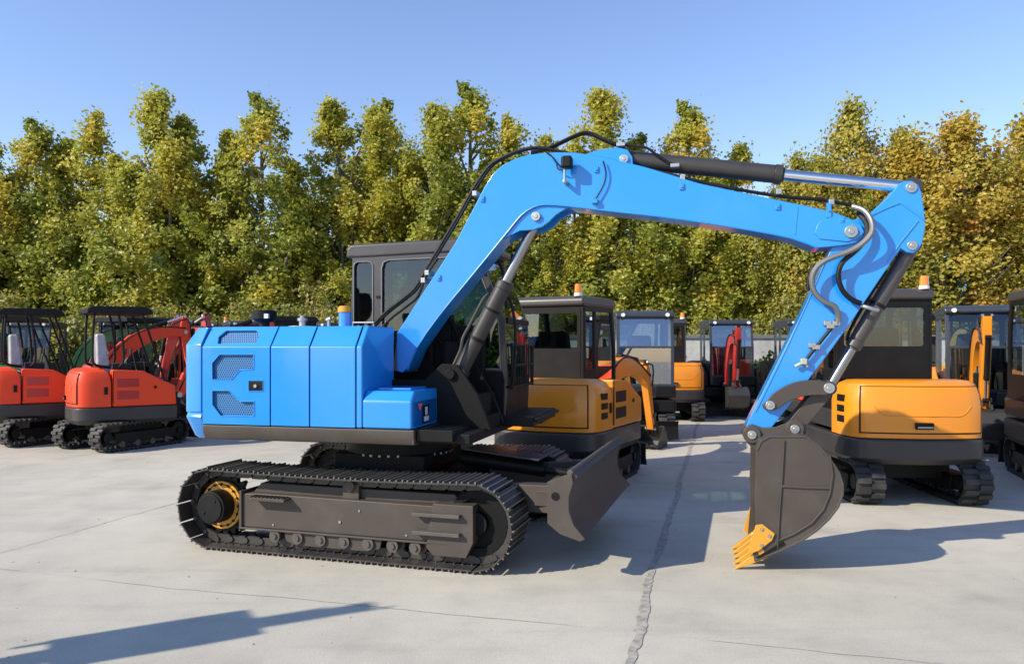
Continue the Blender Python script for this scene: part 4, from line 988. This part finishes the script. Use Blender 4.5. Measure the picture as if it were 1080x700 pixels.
        MB().box(xb_+.012, xb_+.016, y0_+.06*k, y1_-.06*k, 1.68*k, 2.19*k).build('rear_window', cabglass, cbo)
        rp = MB(); plate_holes(rp, [(y0_+.04*k, zb), (y1_-.04*k, zb), (y1_-.04*k, 2.215*k), (y0_+.04*k, 2.215*k)], [rr(y0_+.085*k, y1_-.085*k, 1.71*k, 2.15*k, .03)[::-1]], lambda u, v, t_: (xb_-.006+t_, u, v), .008)
        rp.build('rear_panel', BLACK, cbo)
        for yy in (y0_+.02, y1_-.02):
            for hh in (hole, hole2): MB().add([(p[0], yy, p[1]) for p in hh], [list(range(len(hh)))]).build('window', cabglass, cbo)
        MB().add([(x1_-.015, y0_+.06, 1.02*k), (x1_-.015, y1_-.06, 1.02*k), (x1_-.015, y1_-.06, 1.7*k), (x1_-.015, y0_+.06, 1.7*k)], [(0, 1, 2, 3)]).add([(x1_-.015, y0_+.06, 1.7*k), (x1_-.015, y1_-.06, 1.7*k), (x1_-.13*k, y1_-.06, 2.27*k), (x1_-.13*k, y0_+.06, 2.27*k)], [(0, 1, 2, 3)]).build('windscreen', cabglass, cbo)
        MB().box(x1_-.02, x1_+.01, y0_+.04, y1_-.04, 1.68*k, 1.72*k).build('windscreen_bar', roofm, cbo, .004)
        for yy in (y0_+.12, y1_-.12): MB().cyl((x1_-.06*k, yy, 2.30*k), (x1_+.02*k, yy, 2.30*k), .035*k).build('work_lamp', WHITE, cbo)
        if beacon:
            bb = MB().cyl((x0_+.0, y0_+.08*k, 2.36*k), (x0_+.0, y0_+.08*k, 2.40*k), .055*k).build('beacon_base', WHITE, cbo, .004)
            MB().cyl((x0_+.0, y0_+.08*k, 2.40*k), (x0_+.0, y0_+.08*k, 2.51*k), .050*k, .044*k).build('beacon', ORANGE, cbo, .008)
            MB().cyl((x0_+.10, y0_+.10, 1.66*k), (x0_+.10, y0_+.10, 1.86*k), .035*k).cyl((x0_+.10, y0_+.10, 1.86*k), (x0_+.10, y0_+.10, 1.91*k), .015*k).build('fire_extinguisher', REDP, cbo, .006)
        par = cbo
    else:
        for yy in (y0_+.03, y1_-.03):
          for c_ in (0,):
            cn = MB(CS); cn.tube([(-.05*k, yy, 1.36*k), (-.30*k, yy, 1.40*k), (-.36*k, yy, 1.55*k), (-.34*k, yy, 2.15*k), (-.30*k, yy, 2.30*k)], .024*k, 10, 3)
            cn.build('canopy_post', BLACK, rt); cn = MB(CS); cn.tube([(.10*k, yy, 1.36*k), (.18*k, yy, 1.50*k), (.14*k, yy, 2.0*k), (.08*k, yy, 2.30*k)], .024*k, 10, 3)
            cn.build('canopy_post', BLACK, rt); cn = MB(CS); cn.tube([(.92*k, yy, 1.0*k), (.90*k, yy, 1.2*k), (.58*k, yy, 2.1*k), (.50*k, yy, 2.30*k)], .022*k, 10, 3)
            cn.build('canopy_post', BLACK, rt)
        MB(CS).prism([(-.46*k, 2.26*k), (-.46*k, 2.33*k), (-.36*k, 2.38*k), (.52*k, 2.39*k), (.66*k, 2.35*k), (.70*k, 2.29*k), (.69*k, 2.26*k)], y0_-.06, y1_+.06).build('canopy_roof', BLACK if roofm is CABG else roofm, rt, .03, 3)
        par = rt
    so = MB(CS)
    ys = .17*k
    so.add([(-.26*k, ys-.27*k, 1.36*k), (-.02*k, ys-.27*k, 1.36*k), (-.10*k, ys-.22*k, 1.93*k), (-.27*k, ys-.22*k, 1.93*k), (-.26*k, ys+.27*k, 1.36*k), (-.02*k, ys+.27*k, 1.36*k), (-.10*k, ys+.22*k, 1.93*k), (-.27*k, ys+.22*k, 1.93*k)], [(0, 1, 2, 3), (4, 5, 6, 7), (0, 1, 5, 4), (1, 2, 6, 5), (2, 3, 7, 6), (3, 0, 4, 7)])
    so.box(-.10*k, .34*k, ys-.23*k, ys+.23*k, 1.22*k, 1.36*k).box(-.05*k, .28*k, ys-.2*k, ys+.2*k, .98*k, 1.22*k)
    so.build('seat', seatm, par, .05, 4)
    le = MB(CS).box(.0, .35*k, ys-.36*k, ys-.26*k, 1.0*k, 1.42*k).box(.0, .35*k, ys+.26*k, ys+.36*k, 1.0*k, 1.42*k)
    for yy in (ys-.3*k, ys+.3*k): le.cyl((.30*k, yy, 1.42*k), (.34*k, yy, 1.60*k), .010).cyl((.34*k, yy, 1.58*k), (.35*k, yy, 1.68*k), .024)
    for yy in (ys-.08*k, ys+.08*k): le.cyl((.62*k, yy, .98*k), (.56*k, yy, 1.42*k), .010)
    le.box(.2*k, .8*k, y0_+.05, y1_-.05, .76*k, .98*k).build('control_console', SEAT, par, .012)
    # swing post and front end
    MB().box(.82*k, 1.0*k, -.12*k, .12*k, .52*k, .86*k).cyl((1.0*k, 0, .50*k), (1.0*k, 0, .90*k), .085*k).build('swing_post', BLACK, rt, .012)
    if pose: front_end(rt, pose, frontcol or col, 0., k)
    return rt
REDG = 'red mini excavators parked in a row on the left'
YELG = 'yellow mini excavators seen from behind'
P_RED = ((1.05, .85), (1.75, 1.95), (2.95, 2.0), (3.1, 1.0), R(-60))
P_UP = ((1.05, .80), (1.35, 1.95), (2.5, 2.05), (2.75, 1.0), R(-60))
P_UP2 = ((1.05, .80), (1.45, 2.1), (2.7, 1.75), (2.55, .62), R(-20))
P_REACH = ((1.05, .85), (1.85, 1.62), (3.3, 1.16), (3.6, .32), R(-50))
P_LOW = ((1.05, .85), (1.55, 1.62), (2.55, 1.17), (2.75, .48), R(-30))
P_FOLD = ((1.05, .80), (1.25, 1.9), (1.95, 1.85), (1.75, .72), R(0))
P_FOLD2 = ((1.05, .85), (1.20, 2.0), (1.90, 2.15), (2.1, 1.1), R(-40))
mini((-6.72, 13.1), 36, 'red mini excavator with open black canopy and plastic wrapped seat, beside the blue machine', RED, 'canopy', REDG, P_RED, 27, seatm=WRAP, sc3=(.86, .92, 1))
mini((-8.62, 13.75), 36, 'red mini excavator with open black canopy cut by the left edge of the photo', RED, 'canopy', REDG, P_RED, 27, seatm=WRAP, sc3=(.86, .92, 1))
mini((-8.7, 17.3), -28, 'dark excavator with a deep red boom behind the two red canopy machines', DRED, 'canopy', None, P_UP, 0)
mini((-11.0, 16.9), 22, 'green mini excavator with raised green boom behind the red canopy machines', GREEN, 'canopy', None, P_UP, 0)
mini((-7.3, 20.3), -60, 'yellow mini excavator with dark cab at the back of the left rows', YELL, 'cab', None, P_UP2, 0, roofm=NAVY, beacon=True)
mini((-10.6, 20.4), -70, 'deep red mini excavator with closed dark cab near the left trees', DRED, 'cab', None, P_UP2, 0, roofm=NAVY, beacon=True)
mini((-4.9, 17.2), 200, 'deep red mini excavator with boom reaching left, half hidden by the blue engine cover', DRED, 'cab', None, P_UP, 0, roofm=BLACK)
mini((-13.0, 20.6), -80, 'green mini excavator with closed navy cab at the far back left', GREEN, 'cab', None, P_UP2, 0, roofm=NAVY)
mini((-8.9, 21.2), -75, 'black bodied excavator with navy cab in the back row at the left', BLACK, 'cab', None, P_UP2, 0, roofm=NAVY, frontcol=DRED)
mini((-5.6, 21.2), -95, 'navy cab excavator with orange boom at the back, over the blue engine cover', BLACK, 'cab', None, P_UP2, 0, roofm=NAVY, frontcol=YELL)
mini((.74, 9.75), 63, 'yellow mini excavator with closed grey cab right behind the dozer blade of the blue machine', YELL, 'cab', YELG, P_REACH, 2, beacon=True, sc3=(1, .95, .985))
mini((4.44, 9.02), 86, 'yellow mini excavator with closed grey cab beside the big bucket', YELL, 'cab', YELG, P_FOLD2, 0, beacon=True)
mini((3.75, 18.2), 86, 'small distant yellow excavator seen from behind with amber beacon, left of the red boom machine', YELL, 'cab', YELG, P_LOW, 0, roofm=NAVY, beacon=True)
mini((2.35, 14.9), -93, 'excavator with navy cab and pale windscreen behind the bent yellow boom', YELL, 'cab', None, None, 0, roofm=NAVY, frontcol=BLACK, cwm=BLACK, cabglass=GLASR)
mini((5.25, 19.4), -92, 'navy cab mini excavator with upright red boom facing the camera', BLACK, 'cab', None, P_FOLD, 0, roofm=NAVY, frontcol=DRED, cwm=BLACK, cabglass=GLASR)
mini((7.15, 19.3), -92, 'navy cab mini excavator half hidden behind the blue arm', BLACK, 'cab', None, None, 0, roofm=NAVY, cwm=BLACK, cabglass=GLASR)
mini((6.15, 14.6), -100, 'orange red mini excavator glimpsed between the blue arm and the yellow counterweight', RED, 'cab', None, P_FOLD, 0, roofm=BLACK)
mini((7.72, 13.0), -112, 'navy cab excavator with folded orange yellow boom behind the right hand yellow machine', YELL, 'cab', None, P_FOLD, 0, roofm=NAVY)
mini((8.65, 15.8), -100, 'bright yellow excavator with open canopy behind the folded yellow boom', YELB, 'canopy', None, P_UP2, 0)
mini((7.2, 9.4), 70, 'dark grey excavator with tall grey cab at the right edge of the photo', BLACK, 'cab', None, P_FOLD2, 0, roofm=CABG, k=1.03)
# a machine parked just left of the camera; its raised arm throws the long shadow on the concrete
mini((-6.8, 1.95), 30, 'mini excavator with folded raised arm parked just outside the left of the frame', YELL, 'cab', None, ((1.05, .80), (.95, 2.3), (1.15, 3.3), (1.55, 2.55), R(10)), 0)

# ================================================================= WALL, BUILDING
wl = empty('boundary_wall', (2, 22, 0), 0, 'long weathered plaster yard wall behind the parked machines', 'wall')
MB().box(-1, 45, -.12, .12, 0, 1.95).build('wall', PLAST, wl, .01)
MB().box(-1, 45, -.17, .17, 1.95, 2.05).build('coping', CONDUIT, wl, .01)
bd = empty('factory_building', (34, 52, 0), R(-8), 'pale blue clad factory building glimpsed through the trees at the right', 'building')
MB().box(-22, 22, -6, 6, 0, 6.3).build('wall', CLAD, bd)
MB().add([(-22.5, -6.5, 6.3), (22.5, -6.5, 6.3), (22.5, 0, 7.6), (-22.5, 0, 7.6), (-22.5, 6.5, 6.3), (22.5, 6.5, 6.3)], [(0, 1, 2, 3), (3, 2, 5, 4), (0, 3, 4), (1, 5, 2)]).build('roof', CLAD, bd)
for i in range(9):
    wn = MB().box(-19+i*4.5, -17+i*4.5, -6.06, -5.98, 2.2, 3.6).build('window', GLASC, bd)
    MB().box(-19.1+i*4.5, -16.9+i*4.5, -6.08, -5.99, 2.1, 2.2).build('sill', CONDUIT, wn)

# ================================================================= TREES
def leaf_quads(centers, size, rnd, out=.9):
    """centers: [(pos, clump value)]; returns verts, faces, values; each leaf a bent pair of quads"""
    V_, F_, A_ = [], [], []
    for c, val in centers:
        o_ = Vector((c.x, c.y, 0)); o_ = o_.normalized()*out if o_.length > .1 else o_
        n_ = (Vector((rnd.gauss(0, .7), rnd.gauss(0, .7), rnd.gauss(0, .6)+.35))+o_).normalized()
        u = n_.orthogonal().normalized(); a = rnd.random()*6.28; u = (Matrix.Rotation(a, 3, n_) @ u); v = n_.cross(u)
        s = size*rnd.uniform(.6, 1.25); k = len(V_)
        V_ += [c-u*s*.55, c-v*s*.42+n_*s*.12, c+u*s*.6, c+v*s*.42+n_*s*.12]
        F_ += [(k, k+1, k+2), (k, k+2, k+3)]
        vv = min(1, max(0, val+rnd.gauss(0, .07))); A_ += [vv]*4
    return V_, F_, A_
def crown_mesh(name, seed, H, rad, base, nleaf, size, spires, mat, kind='poplar'):
    rnd = random.Random(seed); cents = []; limbs = []
    # every spire: (dx, dy, top height, radius)
    clumps = []
    for dx, dy, top, r in spires:
        nb = int(26*(top-base)/6)
        for i in range(nb*3):
            t = rnd.random()**(1.25 if kind == 'poplar' else .85); z = base+(top-base)*t
            if kind == 'poplar': rr_ = r*((.62+1.5*t) if t < .25 else 1)*max(0, 1-((max(t, .25)-.25)/.78)**1.55)+.13
            else: rr_ = r*(1-abs(2*t-.75)**2.2*.42)*(1 if t < .8 else max(.2, (1-t)/.2)**.6)
            a = rnd.random()*6.283; q = rnd.random()**.55
            jit = rnd.uniform(.80, 1.10)
            c = Vector((dx*min(1, t*1.6+.1)+math.cos(a)*rr_*q*jit, dy*min(1, t*1.6+.1)+math.sin(a)*rr_*q*jit, z))
            if rnd.random() < .04: continue
            clumps.append((c, q, t))
        for i in range(12): clumps.append((Vector((dx+rnd.gauss(0, .07), dy+rnd.gauss(0, .07), top-.12*i+rnd.uniform(-.1, .1))), 1, 1))
    per = max(4, nleaf//len(clumps))
    for c, q, t in clumps:
        cv = .44+.13*rnd.gauss(0, 1)+.16*(noise.noise(c*.55+Vector((seed, 0, 0))))*2+.10*(t-.5)
        cs = rnd.uniform(.17, .33) if kind == 'poplar' else rnd.uniform(.26, .50)
        if t == 1: cs *= .55
        for k in range(int(per*rnd.uniform(.6, 1.4))):
            d = Vector((rnd.gauss(0, 1), rnd.gauss(0, 1), rnd.gauss(0, 1.35)))*cs*.55
            cents.append((c+d, cv))
    V_, F_, A_ = leaf_quads(cents, size, rnd)
    me = bpy.data.meshes.new(name); me.from_pydata([tuple(v) for v in V_], [], F_)
    at_ = me.attributes.new('leaf', 'FLOAT', 'POINT'); at_.data.foreach_set('value', A_)
    me.materials.append(mat)
    # trunk and limbs
    tb = MB()
    tb.tube([(0, 0, 0), (.03, .02, base), (.0, .05, H*.5), (spires[0][0], spires[0][1], H*.93)], lambda t: .17*(1-t)**.8*H/10+.012, 10, 4)
    for i in range(26):
        t = rnd.uniform(.10, .8); z = base*.7+(H-base)*t; a = rnd.random()*6.283; r = rad*(1-t*.7)*rnd.uniform(.5, .9)
        rise = (1.5 if kind == 'poplar' else .8)*r
        tb.tube([(0, 0, z), (math.cos(a)*r*.45, math.sin(a)*r*.45, z+rise*.4), (math.cos(a)*r, math.sin(a)*r, z+rise)], lambda q: .045*(1-q)+.008, 6, 3)
    for dx, dy, top, r in spires[1:]:
        tb.tube([(0, 0, base), (dx*.5, dy*.5, (base+top)*.4), (dx, dy, (base+top)*.62), (dx, dy, top*.97)], lambda q: .09*(1-q)+.01, 8, 3)
    tm = bpy.data.meshes.new(name+'_trunk'); tm.from_pydata([tuple(v) for v in tb.v], [], tb.f); tm.materials.append(BARK)
    tm.polygons.foreach_set('use_smooth', [True]*len(tm.polygons))
    return me, tm
POP = [crown_mesh('crown', 11, 10, 1.6, 1.1, 38000, .118, [(0, 0, 10, 1.75), (-.9, .2, 8.0, 1.2), (.9, -.2, 7.6, 1.3)], LEAFG),
       crown_mesh('crown', 12, 10, 1.6, 1.1, 38000, .118, [(-.5, 0, 10, 1.35), (.75, .1, 9.7, 1.3), (0, -.4, 6.8, 1.8)], LEAFG),
       crown_mesh('crown', 13, 10, 1.6, 1.0, 38000, .118, [(.3, 0, 10, 1.5), (-.85, .1, 9.1, 1.35), (1.1, 0, 8.4, 1.3), (0, -.5, 6.3, 1.8)], LEAFG),
       crown_mesh('crown', 14, 10, 1.6, 1.2, 38000, .118, [(0, 0, 10, 2.0), (.6, -.4, 8.3, 1.5), (-.7, -.3, 7.5, 1.5)], LEAFG)]
LEAFM = leafmat('turning_leaves', [(.0, (.15, .19, .035)), (.35, (.28, .29, .045)), (.7, (.45, .38, .058)), (1, (.55, .33, .06))], .45)
AUT = [crown_mesh('crown', 21, 10, 2.6, 1.9, 38000, .128, [(.2, 0, 10, 1.7), (-1.4, .2, 8.9, 1.7), (1.9, -.2, 8.2, 1.6), (0, -.6, 7.5, 2.6)], LEAFM, 'round'),
       crown_mesh('crown', 22, 10, 2.6, 1.8, 38000, .128, [(.3, 0, 10, 2.2), (-1.6, .2, 8.6, 1.6), (1.6, -.2, 9.2, 1.7)], LEAFA, 'round')]
ORD = ['first','second','third','fourth','fifth','sixth','seventh','eighth','ninth','tenth','eleventh','twelfth','thirteenth','fourteenth','fifteenth','sixteenth','seventeenth']
def tree(px, topy, D, var, kind, label, group, wide=1., name='poplar_tree'):
    H = (1.7+(366-topy)/800*D)*.975; x = (px-540)/800*D
    e = empty(name, (x, D, 0), random.random()*6.28 if kind != 'fix' else 0, label, 'tree', group)
    me, tm = (POP if kind == 'pop' else AUT)[var]
    k = H/10.0
    e.rotation_euler.z = random.choice([0, PI])+random.uniform(-.3, .3)
    for nm, m_ in (('crown', me), ('trunk', tm)):
        o = bpy.data.objects.new(nm, m_); sc.collection.objects.link(o); o.parent = e; o.scale = (k*wide, k*wide, k)
    return e
POPG = 'tall columnar trees in the row behind the yard'
front = [(-8, 150, 27.5, 3), (38, 124, 28, 0), (92, 117, 28, 2), (168, 97, 27, 3), (213, 124, 28, 1), (276, 97, 27, 0), (322, 205, 28.5, 3), (368, 104, 28, 1), (402, 104, 29.5, 0), (458, 112, 27.5, 3), (496, 86, 28.5, 0), (546, 120, 28, 2), (590, 225, 27.5, 3), (632, 96, 28, 3), (671, 140, 29, 0), (726, 106, 28.5, 0), (764, 152, 28.5, 1), (805, 240, 29, 1)]
lbls = ['columnar tree cut by the left edge of the photo', 'first full spire from the left edge, above the leftmost red machine', 'pale green twin-topped tree above the gap between the two red machines',
        'tall broad golden green tree left of the blue engine cover', 'slim yellowish tree behind the tail of the blue machine', 'tall dense tree above the black air cleaner', 'lower tree filling the gap just left of the cab',
        'slim twin-spired tree above the cab roof', 'rear spire peeping between the twin-spired tree and its neighbour', 'broad tree right above the top of the cab, left of the tallest spire', 'tallest thin spire of the row, left of the boom elbow',
        'round-topped tree just left of the boom elbow', 'low tree under the boom elbow', 'dense tree behind the lug of the arm cylinder', 'short pointed tree behind the black arm cylinder barrel', 'narrow pointed tree above the end of the arm cylinder barrel',
        'small spire behind the chrome rod', 'low green tree below the middle of the boom']
for (a, b, d, v), lb in zip(front, lbls): tree(a, b, d, v, 'pop', lb, POPG, 1.22)
for a, b, d, v, lb in ((-75, 120, 28, 0, 'columnar tree just outside the left of the frame'), (-140, 110, 28, 2, 'farther columnar tree outside the left of the frame')): tree(a, b, d, v, 'pop', lb, POPG, 1.22)
back = [(10, 200, 33, 1), (62, 160, 33, 3), (130, 190, 33, 0), (190, 200, 33, 2), (245, 215, 33, 3), (305, 240, 33, 1), (345, 245, 33, 2), (430, 245, 33, 3), (520, 200, 33, 1), (580, 225, 33, 2), (610, 225, 33, 0), (690, 225, 33, 3), (745, 215, 33, 2), (800, 250, 33, 1), (840, 235, 33, 3)]
for i, (a, b, d, v) in enumerate(back): tree(a, b, d, v, 'pop', ORD[i]+' from the left of the hidden columnar trees in the second row', 'columnar trees of the hidden second row', 1.15)
aut = [(862, 165, 26, 0, 'lower golden green tree behind the chrome rod of the blue arm'), (903, 108, 27.5, 0, 'tallest golden brown tree right of centre, above the chrome rod'), (1022, 124, 26, 1, 'large golden brown tree right of the top of the blue arm'), (1078, 122, 27, 1, 'orange brown tree cut by the right edge of the photo'), (968, 250, 29, 0, 'low brownish tree filling the gap behind the top of the arm')]
for a, b, d, v, lb in aut: tree(a, b, d, v, 'aut', lb, 'autumn coloured trees at the right', 1.3 if v else 1.0, 'plane_tree')
# shrubs along the wall
def shrub_mesh(seed, mat, n=2600, size=.13, stems=True, rx=1.2, hz=2.6):
    rnd = random.Random(seed); cents = []
    for i in range(70):
        a = rnd.random()*6.28; q = rnd.random()**.5; z = rnd.uniform(.25, 1)**.8
        c = Vector((math.cos(a)*rx*q*(.6+.5*z), math.sin(a)*rx*.8*q, hz*z*(1-.25*q*q))); cv = rnd.uniform(.15, .85)
        for k in range(n//70): cents.append((c+Vector((rnd.gauss(0, 1), rnd.gauss(0, 1), rnd.gauss(0, 1)))*.17, cv))
    V_, F_, A_ = leaf_quads(cents, size, rnd)
    me = bpy.data.meshes.new('foliage'); me.from_pydata([tuple(v) for v in V_], [], F_)
    at_ = me.attributes.new('leaf', 'FLOAT', 'POINT'); at_.data.foreach_set('value', A_); me.materials.append(mat)
    tb = MB()
    for i in range(9):
        a = rnd.random()*6.28; r = rnd.uniform(.3, .9)*rx
        tb.tube([(0, 0, 0), (math.cos(a)*r*.4, math.sin(a)*r*.4, hz*.4), (math.cos(a)*r, math.sin(a)*r, hz*.85)], lambda q: .028*(1-q)+.006, 6, 2)
    tm = bpy.data.meshes.new('stem'); tm.from_pydata([tuple(v) for v in tb.v], [], tb.f); tm.materials.append(BARK)
    return me, tm
SH = [shrub_mesh(31, LEAFD, hz=3.2), shrub_mesh(32, LEAFD, hz=3.7), shrub_mesh(33, LEAFD, rx=1.5, hz=2.9)]
SK = [shrub_mesh(41, LEAFK, 2600, .12, rx=.8, hz=1.1), shrub_mesh(42, LEAFK, 2600, .12, rx=.9, hz=.95)]
def shrub(px, D, ms, k, label, group, name='shrub'):
    e = empty(name, ((px-540)/800*D, D, 0), random.uniform(0, 6.28), label, 'shrub', group)
    for nm, m_ in (('foliage', ms[0]), ('stem', ms[1])):
        o = bpy.data.objects.new(nm, m_); sc.collection.objects.link(o); o.parent = e; o.scale = (k, k, k)
for i in range(17):
    shrub(-15+i*26+random.uniform(-7, 7), 23.2+random.uniform(-.8, .8), SH[i % 3], random.uniform(.75, 1.05), ORD[i]+' from the left of the pale leafy shrubs behind the left machines', 'leafy shrubs under the left trees')
for i in range(13):
    shrub(560+i*45+random.uniform(-7, 7), 24.5+random.uniform(-.6, .6), SH[(i+1) % 3], random.uniform(.75, .95), ORD[i]+' from the left of the leafy shrubs behind the right machines', 'leafy shrubs under the right trees')
for i, px in enumerate((430, 640, 700, 650, 812, 822, 860, 950, 1010)):
    shrub(px, 21, SK[i % 2], random.uniform(.9, 1.15), ORD[i]+' from the left of the low evergreen bushes at the yard wall', 'evergreen bushes at the wall foot', 'evergreen_bush')
